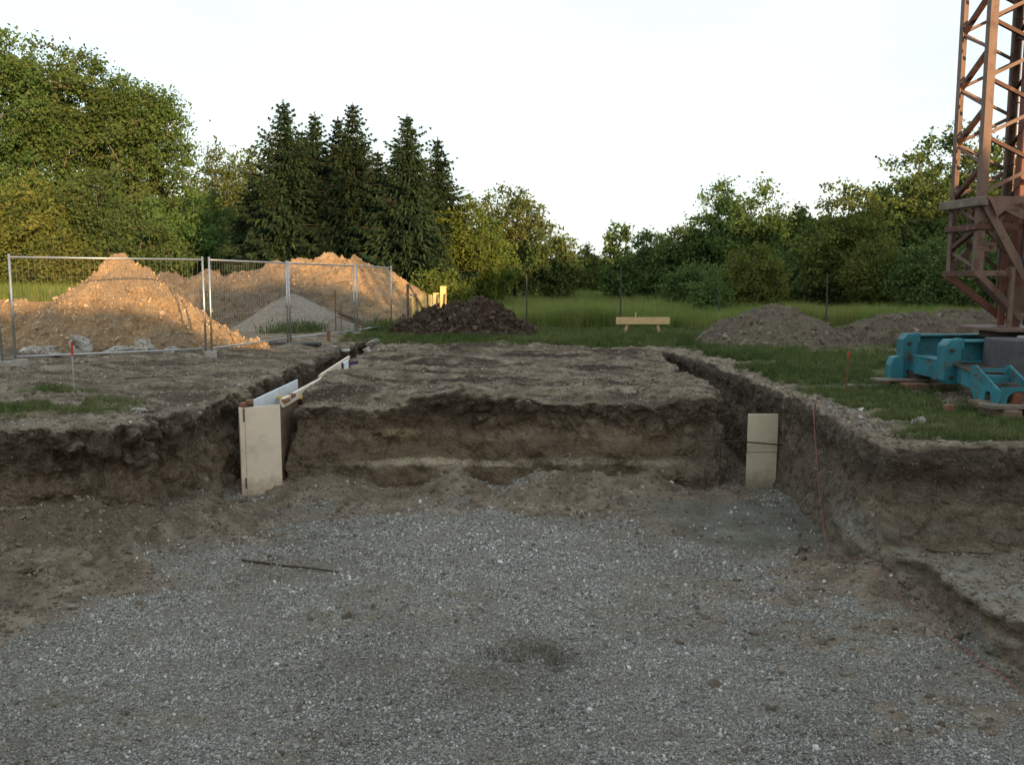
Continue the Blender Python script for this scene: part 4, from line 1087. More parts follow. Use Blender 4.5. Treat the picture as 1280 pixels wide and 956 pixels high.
strand('string_line', sp, 0.0034, M['pink'], 'pink string line running down the right bank and across the gravel', 'string')
s0, s1 = at(303, 713, 8.62), at(425, 727, 8.30)
def stick_z(x, y): return ground_z(x, y, -2, -1.0) + 0.018
strand('stick', [(s0.x, s0.y, stick_z(s0.x, s0.y)), (-2.3, 8.53, stick_z(-2.3, 8.53)), (-2.0, 8.45, stick_z(-2.0, 8.45) + 0.004), (s1.x, s1.y, stick_z(s1.x, s1.y))], [0.012, 0.011, 0.009, 0.006], M['stick'], 'thin dark stick lying on the left part of the gravel', 'stick')
p0, p1 = at(235, 465, 14.6), at(259, 472, 14.0)
tag(MB().bar((p0.x, p0.y, ground_z(p0.x, p0.y) + 0.03), (p1.x, p1.y, ground_z(p1.x, p1.y) + 0.02), 0.06, 0.025).build('plank', M['timber_grey'], None, 0.003), 'short plank lying on the left bank below the fence joint', 'plank')
strand('branch', [(-5.9, 13.2, ground_z(-5.9, 13.2) + 0.03), (-5.6, 13.15, ground_z(-5.6, 13.15) + 0.035), (-5.2, 13.3, ground_z(-5.2, 13.3) + 0.02)], [0.012, 0.010, 0.006], M['stick'], 'thin dark branch on the left bank below the plank', 'branch')
rr = np.random.default_rng(5)
for i in range(5):
    q = at(420 + rr.uniform(-3, 3), 402, 28.0)
    o = MB().bar((q.x + 0.04 * i, 27.9 + 0.12 * (i % 3), 0.42 + 0.05 * i), (q.x + 0.85 + 0.1 * (i % 2), 28.2 - 0.1 * i, 0.10 + 0.055 * i), 0.14, 0.045).build('plank', [M['timber_old'], M['timber_grey']][i % 2], None, 0.004)
    tag(o, ['lowest', 'second lowest', 'middle', 'second highest', 'topmost'][i] + ' old plank in the loose stack leaning on the grey gravel heap', 'plank', 'planks stacked on the gravel heap')

# yellow sunlit boards with stakes at the end of the fence
yb = empty('board_barrier', (-3.45, 29.6, 0)); tag(yb, 'weathered yellow boards on leaning stakes past the farthest fence panel', 'barrier')
for i in range(5):
    x = 0.06 + i * 0.24; h = 1.05 + 0.09 * rr.uniform(-1, 1) + 0.06 * i
    MB().box(x, x + 0.21, 0.0 + 0.02 * (i % 2), 0.025 + 0.02 * (i % 2), 0.1, h).build('board', M['yellow_board'], yb, 0.004)
MB().tube([(-0.06, -0.1, -0.1), (-0.06, -0.1, 1.45)], 0.045, 6).build('stake', M['bark'], yb)
for x0, x1 in ((0.3, 0.22), (0.66, 0.60), (0.86, 0.98), (1.12, 1.2)):
    MB().tube([(x0, -0.07, -0.1), (x1, -0.09, 1.12)], 0.024, 6).build('stake', M['timber_old'], yb)
MB().tube([(0.75, -0.12, 0.15), (-0.02, -0.14, 1.42)], 0.03, 6).build('brace', M['bark'], yb)

# wire fence posts at the meadow edge
for u, v0, d, h, lab in ((658, 410, 28.4, 1.75, 'dark green fence post beside the topsoil heap'), (775, 408, 27.4, 1.95, 'thin dark fence post behind the timber trestle'),
                         (898, 400, 30.5, 1.45, 'thin dark fence post behind the left end of the rounded soil heap'), (1032, 402, 27.5, 1.75, 'dark fence post between the two right soil heaps')):
    p = at(u, v0, d)
    tag(MB().tube([(0, 0, -0.2), (0.01, 0, h * 0.6), (0.0, 0, h)], [0.026, 0.024, 0.022], 7).build('fence_post', M['post'], None, loc=(p.x, d, 0)), lab, 'fence post', 'wire fence posts at the meadow edge')

# ------------------------------------------------------------------ trees
def leaf_cards(C, size, rng, up=0.35, out=None, aspect=1.5):
    """C (n,3) centres -> kite-shaped quads with random tilt"""
    n = len(C)
    nr = rng.normal(0, 1, (n, 3)); nr[:, 2] += up
    if out is not None: nr += 0.6 * out
    nr /= np.linalg.norm(nr, axis=1, keepdims=True)
    t = rng.normal(0, 1, (n, 3)); t -= nr * (t * nr).sum(1, keepdims=True); t /= np.linalg.norm(t, axis=1, keepdims=True) + 1e-9
    b = np.cross(nr, t)
    s = (size * rng.uniform(0.6, 1.35, n))[:, None]
    l, w = t * s * 0.5 * aspect, b * s * 0.5
    V = np.stack([C - l, C - l * 0.1 + w + nr * s * 0.08, C + l, C - l * 0.1 - w + nr * s * 0.08], 1).reshape(-1, 3)
    return V, np.arange(4 * n).reshape(n, 4)

def branch_mesh(nodes, parent, rad):
    V = []; Fc = []
    ks = 5
    ang = np.arange(ks) * 2 * math.pi / ks
    for i, pa in enumerate(parent):
        if pa < 0: continue
        p0, p1 = nodes[pa], nodes[i]; d = p1 - p0; L = np.linalg.norm(d)
        if L < 1e-4: continue
        d = d / L; s = np.cross(d, [0.3, 0.2, 1.0]); s /= np.linalg.norm(s) + 1e-9; t = np.cross(s, d)
        k = len(V)
        for p, r in ((p0 - d * 0.02, rad[pa] if parent[pa] >= 0 and rad[pa] < 2.2 * rad[i] else min(rad[pa], rad[i] * 1.3)), (p1, rad[i])):
            for a in ang: V.append(p + (s * math.cos(a) + t * math.sin(a)) * r)
        for q in range(ks): Fc.append((k + q, k + (q+1) % ks, k + ks + (q+1) % ks, k + ks + q))
    return np.array(V), np.array(Fc)

def tree(name, x, y, blobs, n_clumps, leaves_per, leaf, leafmat, barkmat, label, cat='tree', trunk_r=0.2, clump_r=0.5, seed=0, group='trees around the site', shell=0.55, upright=0.0, trunk_h=None):
    """blobs: ellipsoids (cx, cy, cz, rx, ry, rz) relative to the foot that make up the crown"""
    rng = np.random.default_rng(seed)
    root = empty(name, (x, y, -0.03)); tag(root, label, cat, group)
    B = np.array(blobs, float)
    vol = (B[:, 3] * B[:, 4] * B[:, 5]) ** 0.8; pb = vol / vol.sum()
    bi = rng.choice(len(B), n_clumps, p=pb)
    dr = rng.normal(0, 1, (n_clumps, 3)); dr /= np.linalg.norm(dr, axis=1, keepdims=True)
    rad = rng.uniform(shell ** 3, 1, n_clumps) ** (1 / 3)
    wob = 1 + 0.30 * fbm(dr * 1.6 + B[bi, :3] * 0.37 + seed, 1.1, 3, seed)
    C = B[bi, :3] + dr * B[bi, 3:6] * (rad * wob)[:, None]
    C = C[C[:, 2] > 0.25]
    top = C[:, 2].max()
    # skeleton: a trunk, then each clump joins the nearest node nearer the trunk
    th = trunk_h or top * 0.72
    nt = 9
    nodes = [np.array([0.12 * trunk_r * 6 * math.sin(k * 1.3 + seed) * k / nt, 0.1 * trunk_r * 6 * math.cos(k * 1.7 + seed) * k / nt, th * k / (nt - 1)]) for k in range(nt)]
    parent = [-1] + list(range(nt - 1))
    order = np.argsort(np.linalg.norm(C[:, :2], axis=1) + 0.25 * np.abs(C[:, 2] - 0.5 * top))
    lead = {}
    for ci in order:
        c = C[ci]; Nn = np.array(nodes)
        dd = np.linalg.norm(Nn - c, axis=1) + 0.9 * np.clip(Nn[:, 2] - c[2] + 0.15, 0, None) + (Nn[:, 2] < 0.12 * top) * 3
        j = int(np.argmin(dd)); p = nodes[j]; L = np.linalg.norm(c - p); m = max(1, int(L / 1.1)); prev = j
        for s_ in range(1, m + 1):
            t = s_ / m
            q = p + (c - p) * t + rng.normal(0, 0.05, 3) * L * (1 - t) + np.array([0, 0, 0.14 * L * (t * (1 - t)) * 2])
            nodes.append(q); parent.append(prev); prev = len(nodes) - 1
    nodes = np.array(nodes); cnt = np.ones(len(nodes))
    for i in range(len(nodes) - 1, 0, -1):
        if parent[i] >= 0: cnt[parent[i]] += cnt[i]
    rad_ = np.maximum(0.013, trunk_r * (cnt / cnt[0]) ** 0.48)
    BV, BF = branch_mesh(nodes, parent, rad_)
    link('trunk', np_mesh('trunk', BV, BF, barkmat, True), root)
    # leaves
    n = len(C) * leaves_per
    ci = np.repeat(np.arange(len(C)), leaves_per)
    cr = clump_r * rng.uniform(0.55, 1.25, len(C))
    off = rng.normal(0, 1, (n, 3)) * (0.46 * cr[ci])[:, None]
    tw = rng.random(n) < 0.30                                 # some leaves line the twigs that stick out of a clump
    td = rng.normal(0, 1, (len(C), 5, 3)) + 0.5 * (C / (np.linalg.norm(C, axis=1, keepdims=True) + 1e-6))[:, None, :]
    td /= np.linalg.norm(td, axis=2, keepdims=True)
    tt = td[ci, rng.integers(0, 5, n)] * (rng.uniform(0.2, 1.55, n) * cr[ci])[:, None] + rng.normal(0, 0.06, (n, 3))
    off = np.where(tw[:, None], tt, off)
    off[:, 2] *= 0.72 + upright
    out = off / (np.linalg.norm(off, axis=1, keepdims=True) + 1e-9)
    LV, LF = leaf_cards(C[ci] + off, leaf, rng, 0.4, out)
    keep = LV.reshape(-1, 4, 3)[:, :, 2].min(1) > 0.02
    LV = LV.reshape(-1, 4, 3)[keep].reshape(-1, 3); nl = len(LV) // 4; LF = np.arange(4 * nl).reshape(nl, 4)
    me = np_mesh('crown', LV, LF, leafmat, False)
    clump_tone = rng.uniform(0, 1, len(C))
    tone = np.clip(0.55 * clump_tone[ci][keep] + 0.45 * rng.random(nl), 0, 1)
    attr(me, 'tone', tone, 'FACE')
    link('crown', me, root)
    return root

LM = {
    'poplar': mat_leaf('poplar_leaf', (0.049, 0.093, 0.030), (0.128, 0.197, 0.061), 0.34, (0.174, 0.193, 0.059)),
    'mixed': mat_leaf('mixed_leaf', (0.045, 0.081, 0.030), (0.110, 0.161, 0.057), 0.34, (0.163, 0.161, 0.059)),
    'spruce': mat_leaf('spruce_needle', (0.014, 0.028, 0.016), (0.042, 0.064, 0.032), 0.10),
    'fresh': mat_leaf('fresh_leaf', (0.063, 0.105, 0.025), (0.161, 0.203, 0.050), 0.38),
    'walnut': mat_leaf('walnut_leaf', (0.062, 0.089, 0.031), (0.146, 0.177, 0.065), 0.34, (0.216, 0.177, 0.077)),
    'dark': mat_leaf('dark_leaf', (0.050, 0.091, 0.036), (0.146, 0.202, 0.065), 0.30),
    'robinia': mat_leaf('robinia_leaf', (0.052, 0.093, 0.033), (0.139, 0.194, 0.063), 0.34),
    'yellowish': mat_leaf('yellowish_leaf', (0.069, 0.100, 0.030), (0.187, 0.209, 0.059), 0.36, (0.263, 0.193, 0.051)),
}

def spruce(x, y, H, R, seed, label, bare=0.02, dens=1.0):
    rng = np.random.default_rng(seed)
    root = empty('spruce_tree', (x, y, -0.03)); tag(root, label, 'spruce', 'spruces behind the sand heap')
    V = []; C = []; DI = []; SZ = []
    bm_ = MB(); bm_.tube([(0, 0, 0), (0, 0, H * 0.5), (0.02, 0, H)], [0.13 + 0.008 * H, 0.07, 0.012], 7)
    z = H * bare + 0.2
    sector = rng.uniform(0.72, 1.22, 12)
    while z < H * 0.985:
        f = z / H
        nb = int(rng.integers(5, 8)) if f < 0.85 else 4
        a0 = rng.uniform(0, 6.28)
        for b in range(nb):
            a = a0 + b * 6.283 / nb + rng.normal(0, 0.3)
            zb = z + rng.normal(0, 0.13) * (1 - f)
            L = R * min((1 - f) ** 0.62, 1.22 * (1 - f) ** 0.9) * rng.uniform(0.6, 1.2) * sector[int(a / 0.5236 + f * 5) % 12] + 0.12
            if f > 0.78: L *= rng.uniform(0.7, 1.25)
            droop = 0.08 + 0.40 * (1 - f) * rng.uniform(0.4, 1.4)
            rise = 0.38 * sstep(0.6, 1.0, f)
            ns = max(4, int(L / 0.12))
            t = (np.arange(ns) + rng.random(ns)) / ns
            p = np.stack([math.cos(a) * L * t, math.sin(a) * L * t, zb + L * (rise * t - droop * t ** 1.3 + 0.25 * (t ** 3))], 1)
            bm_.tube([np.array([0, 0, zb]), p[-1]], [0.022 * (1 - f) + 0.008, 0.004], 3, False)
            m = int(11 * dens + 2)
            for q in range(m):
                sgn = rng.choice([-1, 1], ns); side = np.stack([-math.sin(a) * sgn, math.cos(a) * sgn, 0 * sgn], 1)
                fw_ = np.array([math.cos(a), math.sin(a), 0.0])
                hang = rng.uniform(-1.25, 0.15, ns) * (1.1 - 0.6 * f)
                d = side * rng.uniform(0.1, 0.9, ns)[:, None] + fw_ * rng.uniform(0.2, 0.9, ns)[:, None] + np.stack([0*t, 0*t, hang], 1)
                d /= np.linalg.norm(d, axis=1, keepdims=True)
                ln = (0.15 + 0.36 * (1 - f)) * rng.uniform(0.5, 1.3, ns) * (1.05 - 0.35 * t)
                C.append(p + d * (ln * 0.5)[:, None]); DI.append(d * (ln * 0.5)[:, None]); SZ.append(0.016 + 0.07 * ln)
        z += (0.17 + 0.09 * (1 - f)) * rng.uniform(0.8, 1.2) * (1 if f < 0.8 else 1.2)
    ni = int(9000 * dens)                                     # twigs inside the crown
    fi = 1 - np.sqrt(rng.random(ni)) * 0.97; ri = R * np.minimum((1 - fi) ** 0.62, 1.22 * (1 - fi) ** 0.9) * np.sqrt(rng.random(ni)) * 0.80; ai = rng.uniform(0, 6.283, ni)
    ri *= sector[(ai / 0.5236 + fi * 5).astype(int) % 12]
    d = np.stack([np.cos(ai), np.sin(ai), rng.uniform(-1.3, -0.1, ni)], 1) + rng.normal(0, 0.35, (ni, 3)); d /= np.linalg.norm(d, axis=1, keepdims=True)
    ln = (0.14 + 0.34 * (1 - fi)) * rng.uniform(0.6, 1.3, ni)
    C.append(np.stack([ri * np.cos(ai), ri * np.sin(ai), fi * H], 1)); DI.append(d * (ln * 0.5)[:, None]); SZ.append(0.02 + 0.075 * ln)
    C = np.concatenate(C); DI = np.concatenate(DI); SZ = np.concatenate(SZ); n = len(C)
    w = np.cross(DI, rng.normal(0, 1, (n, 3))); w /= np.linalg.norm(w, axis=1, keepdims=True) + 1e-9; w *= SZ[:, None]
    LV = np.stack([C - DI, C - DI * 0.2 + w, C + DI, C - DI * 0.2 - w], 1).reshape(-1, 3)
    me = np_mesh('crown', LV, np.arange(4 * n).reshape(n, 4), LM['spruce'], False)
    attr(me, 'tone', np.clip(rng.random(n) * 0.7 + 0.3 * rng.random(n), 0, 1), 'FACE')
    bm_.build('trunk', M['stick'], root)
    link('crown', me, root)
    return root

def ux(u, d): return (u - 640) / F_PX * d
def vz(v, d): return CAM_H + (352 - v) / F_PX * d

# tall poplars on the left
def poplar(u, d, vtop, rx, seed, label, n=560, lp=84, leaf=0.135):
    H = vz(vtop, d)
    bl = [(0, 0, H * 0.70, rx * 0.85, rx * 0.85, H * 0.27), (rx * 0.35, 0, H * 0.52, rx * 0.9, rx * 0.9, H * 0.26), (-rx * 0.35, 0.3, H * 0.48, rx * 0.9, rx * 0.85, H * 0.26),
          (0.2 * rx, -0.4, H * 0.28, rx * 0.85, rx * 0.85, H * 0.17), (-0.45 * rx, 0.2, H * 0.74, rx * 0.5, rx * 0.5, H * 0.17), (0.45 * rx, 0.2, H * 0.72, rx * 0.5, rx * 0.5, H * 0.16), (0, 0, H * 0.86, rx * 0.55, rx * 0.55, H * 0.12), (0.3 * rx, 0, H * 0.84, rx * 0.4, rx * 0.4, H * 0.10)]
    tree('poplar_tree', ux(u, d), d, bl, n, lp, leaf, LM['poplar'], M['bark_pale'], label, 'tree', 0.34, 0.85, seed, 'tall trees on the left')
poplar(0, 54, 40, 4.0, 501, 'tall tree cut off by the left edge of the picture')
poplar(92, 57, 50, 4.6, 502, 'tallest broad poplar left of the spruces')
poplar(178, 60, 98, 3.8, 503, 'tall poplar on the right shoulder of the poplar group')
poplar(-75, 52, 50, 4.0, 504, 'tall tree mostly outside the left edge of the picture', 200, 45)
def bush(name, u, d, vtop, rx, mat, seed, label, n=110, lp=48, leaf=0.17, cat='tree', bark='bark', lowest=0.08, trunk=0.10, clump=0.55, group='trees around the site', sq=1.0):
    H = vz(vtop, d); n = int(n * 1.45); lp = int(lp * 1.75); leaf *= 0.70; clump *= 1.12
    bl = [(0, 0, H * 0.66, rx * 0.72 * sq, rx * 0.72, H * 0.30), (rx * 0.35, 0.2, H * 0.46, rx * 0.72, rx * 0.75, H * 0.27), (-rx * 0.38, -0.2, H * 0.43, rx * 0.70, rx * 0.75, H * 0.27), (0.1, -0.2, H * (lowest + 0.2), rx * 0.8, rx * 0.8, H * 0.2)]
    return tree(name, ux(u, d), d, bl, n, lp, leaf, LM[mat], M[bark], label, cat, trunk, clump, seed, group)
bush('leafy_tree', 38, 45, 215, 3.0, 'yellowish', 511, 'low yellowish tree in front of the leftmost tall tree', 130, 46, 0.17, lowest=0.26, bark='bark_pale')
bush('leafy_tree', 130, 47, 205, 3.2, 'mixed', 512, 'low dark green tree below the tallest poplar', 140, 50, 0.17, lowest=0.24)
bush('leafy_tree', 222, 48, 225, 2.9, 'poplar', 513, 'low green tree with a pale trunk below the right poplar', 130, 50, 0.17, bark='bark_pale', lowest=0.30)
bush('leafy_tree', 285, 62, 183, 3.9, 'walnut', 514, 'rounded olive tree between the poplars and the spruces', 230, 60, 0.19, clump=0.75)
bush('leafy_tree', 262, 50, 240, 2.4, 'mixed', 515, 'low olive tree left of the spruces', 110, 52, 0.17, clump=0.65)
bush('leafy_tree', 180, 44, 270, 2.3, 'mixed', 516, 'low bushy tree behind the pointed sand heap', 90, 50, 0.16, lowest=0.2)
bush('leafy_tree', 85, 42, 285, 1.9, 'yellowish', 517, 'small bushy tree above the left end of the tall grass', 70, 50, 0.16, lowest=0.28)
# spruces
spruce(ux(326, 41), 41, vz(215, 41), 2.3, 521, 'short spruce at the left end of the spruce group')
spruce(ux(362, 38), 38, vz(131, 38), 3.0, 522, 'leftmost of the tall spruces', dens=1.25)
spruce(ux(400, 40), 40, vz(146, 40), 2.9, 523, 'second tall spruce from the left', dens=1.2)
spruce(ux(446, 38), 38, vz(135, 38), 3.1, 524, 'third tall spruce from the left', dens=1.25)
spruce(ux(512, 37), 37, vz(148, 37), 2.9, 525, 'slim tall spruce standing apart on the right of the group', dens=1.3)
spruce(ux(549, 41), 41, vz(176, 41), 2.5, 526, 'rightmost spruce, beside the light green shrub')
spruce(ux(428, 41), 41, vz(150, 41), 2.3, 527, 'slim spruce tucked between the second and third tall spruces')
spruce(ux(384, 42), 42, vz(165, 42), 2.6, 528, 'spruce showing between the two leftmost tall spruces')
spruce(ux(476, 42), 42, vz(190, 42), 2.4, 529, 'spruce in the notch between the third and fourth tall spruces')
# light green shrubs and the middle distance
bush('tall_shrub', 580, 40, 243, 1.5, 'fresh', 531, 'light green tall shrub right of the spruces', 120, 50, 0.13, 'shrub', clump=0.4, lowest=0.0)
bush('tall_shrub', 612, 43, 275, 1.3, 'fresh', 532, 'lower light green shrub at the meadow corner', 80, 46, 0.14, 'shrub', clump=0.4, lowest=0.0)
bush('tall_shrub', 545, 34, 335, 1.2, 'fresh', 533, 'low green bush behind the yellow boards', 60, 40, 0.12, 'shrub', clump=0.35, lowest=0.0)
bush('walnut_tree', 642, 58, 232, 3.1, 'walnut', 534, 'rounded walnut-like tree left of the open gap', 170, 46, 0.19, trunk=0.16)
bush('leafy_tree', 688, 55, 288, 1.9, 'dark', 535, 'low dark tree on the right side of the rounded tree', 90, 46, 0.18)
bush('leafy_tree', 722, 85, 306, 2.4, 'walnut', 536, 'small pale tree in the distance at the left of the gap', 80, 40, 0.26)
bush('leafy_tree', 748, 88, 318, 1.8, 'walnut', 537, 'smallest far tree in the gap', 60, 40, 0.26)
H = vz(272, 58)
tree('young_tree', ux(771, 58), 58, [(0, 0, H * 0.42, 1.0, 1.0, H * 0.36), (0.35, 0, H * 0.75, 0.45, 0.45, H * 0.2), (-0.35, 0, H * 0.8, 0.4, 0.4, H * 0.2), (0.75, 0, H * 0.72, 0.3, 0.3, H * 0.2), (0, 0, H * 0.2, 1.2, 1.2, H * 0.18)], 95, 36, 0.17, LM['dark'], M['bark'], 'slim upright young tree alone in the middle of the gap', 'tree', 0.08, 0.36, 538, 'trees around the site', 0.3, 0.6)
bush('leafy_tree', 815, 64, 288, 2.3, 'dark', 541, 'low dark tree right of the slim young tree', 100, 42, 0.2)
bush('leafy_tree', 848, 56, 278, 2.0, 'dark', 542, 'dark rounded tree left of the robinias', 100, 42, 0.19)
bush('robinia_tree', 893, 56, 224, 2.1, 'robinia', 543, 'left one of the two tall feathery trees', 120, 46, 0.18, trunk=0.13)
bush('robinia_tree', 942, 53, 226, 2.2, 'robinia', 544, 'right one of the two tall feathery trees', 130, 46, 0.18, trunk=0.13)
bush('leafy_tree', 992, 56, 252, 1.8, 'dark', 545, 'dark tree right of the two feathery trees', 90, 44, 0.19)
bush('leafy_tree', 1056, 43, 226, 2.3, 'yellowish', 546, 'yellowish green tree left of the crane', 150, 46, 0.16, trunk=0.12)
bush('large_tree', 1130, 50, 178, 2.9, 'dark', 547, 'dark tall tree between the yellowish tree and the crane', 150, 46, 0.20, trunk=0.2)
bush('large_tree', 1195, 52, 146, 3.8, 'dark', 548, 'tallest dark tree behind the crane tower', 230, 46, 0.21, trunk=0.25)
bush('large_tree', 1290, 52, 165, 3.8, 'dark', 549, 'dark tree at the right edge of the picture behind the crane', 200, 44, 0.21, trunk=0.25)
bush('bushy_tree', 872, 42, 318, 1.7, 'dark', 551, 'dark green shrub left of the yellowish shrub', 80, 44, 0.14, 'shrub', lowest=0.0, clump=0.45)
bush('bushy_tree', 938, 38, 303, 1.6, 'yellowish', 552, 'yellowish small tree above the rounded soil heap', 85, 42, 0.13, 'shrub', clump=0.42, lowest=0.1)
bush('bushy_tree', 995, 44, 315, 1.9, 'dark', 553, 'dark shrub between the yellowish small tree and the yellowish tall tree', 80, 42, 0.15, 'shrub', lowest=0.0)
bush('bushy_tree', 1098, 40, 296, 1.7, 'yellowish', 554, 'sunlit yellowish shrub left of the crane tower', 95, 44, 0.13, 'shrub', clump=0.42)
bush('bushy_tree', 1160, 38, 292, 2.0, 'dark', 555, 'dark shrub directly left of the crane cage', 95, 44, 0.14, 'shrub', lowest=0.0)
bush('bushy_tree', 1240, 40, 285, 2.2, 'dark', 556, 'dark shrub behind the crane cage', 95, 44, 0.15, 'shrub', lowest=0.0)
bush('bushy_tree', 1320, 38, 270, 2.4, 'dark', 557, 'dark shrub at the right edge behind the crane', 95, 44, 0.15, 'shrub', lowest=0.0)
bush('young_tree', 886, 33, 330, 0.7, 'robinia', 558, 'thin sapling at the left end of the rounded soil heap', 45, 36, 0.10, 'sapling', clump=0.3, trunk=0.03)

# far belt of wood that closes the view and an unseen thicket added to cast shadow over the site
def wood_mass(name, centres, heights, depth, leaf, n, mat, label, seed, core=True):
    """a run of foliage along a line of centres with the given heights"""
    rng = np.random.default_rng(seed)
    c = np.array(centres, float); h = np.array(heights, float)
    seg = np.linalg.norm(np.diff(c, axis=0), axis=1); s = np.concatenate([[0], np.cumsum(seg)])
    u = rng.random(n) * s[-1]
    px = np.interp(u, s, c[:, 0]); py = np.interp(u, s, c[:, 1]); hh = np.interp(u, s, h)
    hh = hh * (1 + 0.10 * fbm2(u, 0 * u, 0.35, 3, seed))
    t = rng.random(n) ** 0.7
    z = hh * t; off = rng.uniform(-1, 1, n) * depth * (1 - 0.6 * t ** 3)
    i = np.clip(np.searchsorted(s, u) - 1, 0, len(seg) - 1); d = (c[i + 1] - c[i]) / seg[i][:, None]
    P = np.stack([px - d[:, 1] * off, py + d[:, 0] * off, z], 1)
    V, Fq = leaf_cards(P, leaf, rng, 0.2)
    tone = rng.random(n)
    if core:                                    # the dense inside of the thicket
        m = int(s[-1] / 0.5); su = np.linspace(0, s[-1], m); cx = np.interp(su, s, c[:, 0]); cy = np.interp(su, s, c[:, 1]); ch = np.interp(su, s, h) * 0.97
        ch = ch * (1 + 0.10 * fbm2(su, 0 * su, 0.35, 3, seed))
        k = len(V); ii = np.clip(np.searchsorted(s, su) - 1, 0, len(seg) - 1); dd = (c[ii + 1] - c[ii]) / seg[ii][:, None]; nn = np.stack([-dd[:, 1], dd[:, 0]], 1) * depth * 0.5
        pro = [(-1, 0), (-1, 0.75), (0, 1.0), (1, 0.75), (1, 0)]
        CV = np.concatenate([np.stack([cx + nn[:, 0] * a, cy + nn[:, 1] * a, ch * b], 1) for a, b in pro])
        q = np.arange(m - 1)
        CF = np.concatenate([np.stack([k + j * m + q, k + j * m + q + 1, k + (j + 1) * m + q + 1, k + (j + 1) * m + q], 1) for j in range(4)])
        V = np.concatenate([V, CV]); Fq = np.concatenate([Fq, CF]); tone = np.concatenate([tone, np.full(len(CF), 0.2)])
    me = np_mesh(name, V, Fq, mat, False); attr(me, 'tone', tone, 'FACE')
    return tag(link(name, me), label, 'wood', None, 'stuff')

wood_mass('far_wood', [(-10, 135), (12, 140), (22, 138), (40, 130), (70, 118), (100, 100)], [5, 4.6, 5.2, 6.5, 8, 9], 3.5, 0.6, 9000, LM['walnut'], 'far belt of hazy trees closing the meadow', 601)
wood_mass('far_wood', [(-75, 70), (-45, 72), (-22, 70), (-8, 66)], [7, 8, 8, 6], 3.0, 0.4, 9000, LM['mixed'], 'dense wood seen between the poplar trunks on the left', 602)
wood_mass('far_wood', [(9, 68), (18, 62), (30, 58), (48, 54)], [3.6, 5.5, 7, 8], 2.5, 0.32, 12000, LM['robinia'], 'dense dark thicket filling the gaps between the right trees', 603)
# unseen thicket added to block the sun, its height profile shaped to place shadow edges
A_ = SUN_AZ - math.pi / 2
qa = np.array([math.cos(math.radians(30)), math.sin(math.radians(30))]); ra = np.array([-math.sin(math.radians(30)), math.cos(math.radians(30))])
R0 = -17.0; drop = math.tan(SUN_EL)
prof = [(-22, 2.4), (-8, 2.8), (1.5, 3.25), (3.2, 3.0), (4.4, 2.35), (5.2, 2.05), (5.5, 2.4), (5.9, 5.0), (8.3, 5.3), (9.6, 4.75), (11.2, 4.1), (12.2, 3.5), (13.2, 4.0), (16, 4.4), (19, 5.6), (24, 6.9), (30, 7.6), (38, 8.2), (46, 8.6), (60, 9.5)]
wood_mass('wood', [tuple(qa * q + ra * R0) for q, _ in prof], [h - R0 * drop for _, h in prof], 1.2, 0.16, 30000, LM['mixed'], 'unseen thicket added behind the viewer to shade the site', 604)

# ------------------------------------------------------------------ crane
cr = empty('tower_crane', (6.7, 12.2, 0)); tag(cr, 'rusty orange lattice tower crane on a blue undercarriage', 'crane')
CI = -Vector(cr.location)
def cpart(mb, name, mat, bev=0.0, parent=None):
    o = mb.build(name, mat, parent or cr, bev)
    if parent is None: o.location = CI
    return o
LX0, LX1, LY0, LY1 = 6.22, 7.05, 11.8, 12.6
ZB, ZC, ZT = 1.62, 2.62, 9.2
legs = [(LX0, LY0, 1, 1), (LX1, LY0, -1, 1), (LX0, LY1, 1, -1), (LX1, LY1, -1, -1)]
for x, y, sx, sy in legs:
    cpart(MB().angle((x, y, ZB - 0.06), (x, y, ZT), 0.105, 0.016, sx, sy), 'tower_leg', M['crane'])
bay = 0.746
def brace(p0, p1, w, mat, a, b):
    cpart(MB().angle(p0, p1, w, 0.010, 1, 1, a, b), 'brace', mat)
z = 2.68
k = 0
while z < ZT - bay:
    h = bay / 2
    # front and back faces share nodes, the side faces are half a bay off
    for y, s in ((LY0 + 0.012, 1), (LY1 - 0.012, -1)):
        brace((LX0 + 0.03, y, z), (LX1 - 0.03, y, z + h), 0.05, M['crane'], (0, 0, 1), (0, s, 0))
        brace((LX1 - 0.03, y + 0.012 * s, z + h), (LX0 + 0.03, y + 0.012 * s, z + bay), 0.05, M['crane_dark'] if s > 0 else M['crane'], (0, 0, 1), (0, s, 0))
    for x, s in ((LX0 + 0.012, 1), (LX1 - 0.012, -1)):
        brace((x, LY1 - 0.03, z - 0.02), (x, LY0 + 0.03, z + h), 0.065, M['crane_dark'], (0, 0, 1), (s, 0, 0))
        brace((x + 0.012 * s, LY0 + 0.03, z + h), (x + 0.012 * s, LY1 - 0.03, z + bay - 0.02), 0.04, M['crane'], (0, 0, 1), (s, 0, 0))
    z += bay; k += 1
# inner mast, ladder rail with rungs
cpart(MB().box(6.98, 7.12, 12.22, 12.36, 0.9, ZT), 'mast', M['mast'], 0.012)
lad = cpart(MB().bar((6.92, 12.5, 1.0), (6.92, 12.5, ZT), 0.03, 0.03), 'ladder_rail', M['crane'])
lad2 = cpart(MB().bar((7.2, 12.5, 1.0), (7.2, 12.5, ZT), 0.03, 0.03), 'ladder_rail', M['crane'])
for i in range(28):
    MB().cyl((6.92, 12.5, 1.2 + i * 0.28), (7.2, 12.5, 1.2 + i * 0.28), 0.011, 6).build('rung', M['crane_dark'], lad)
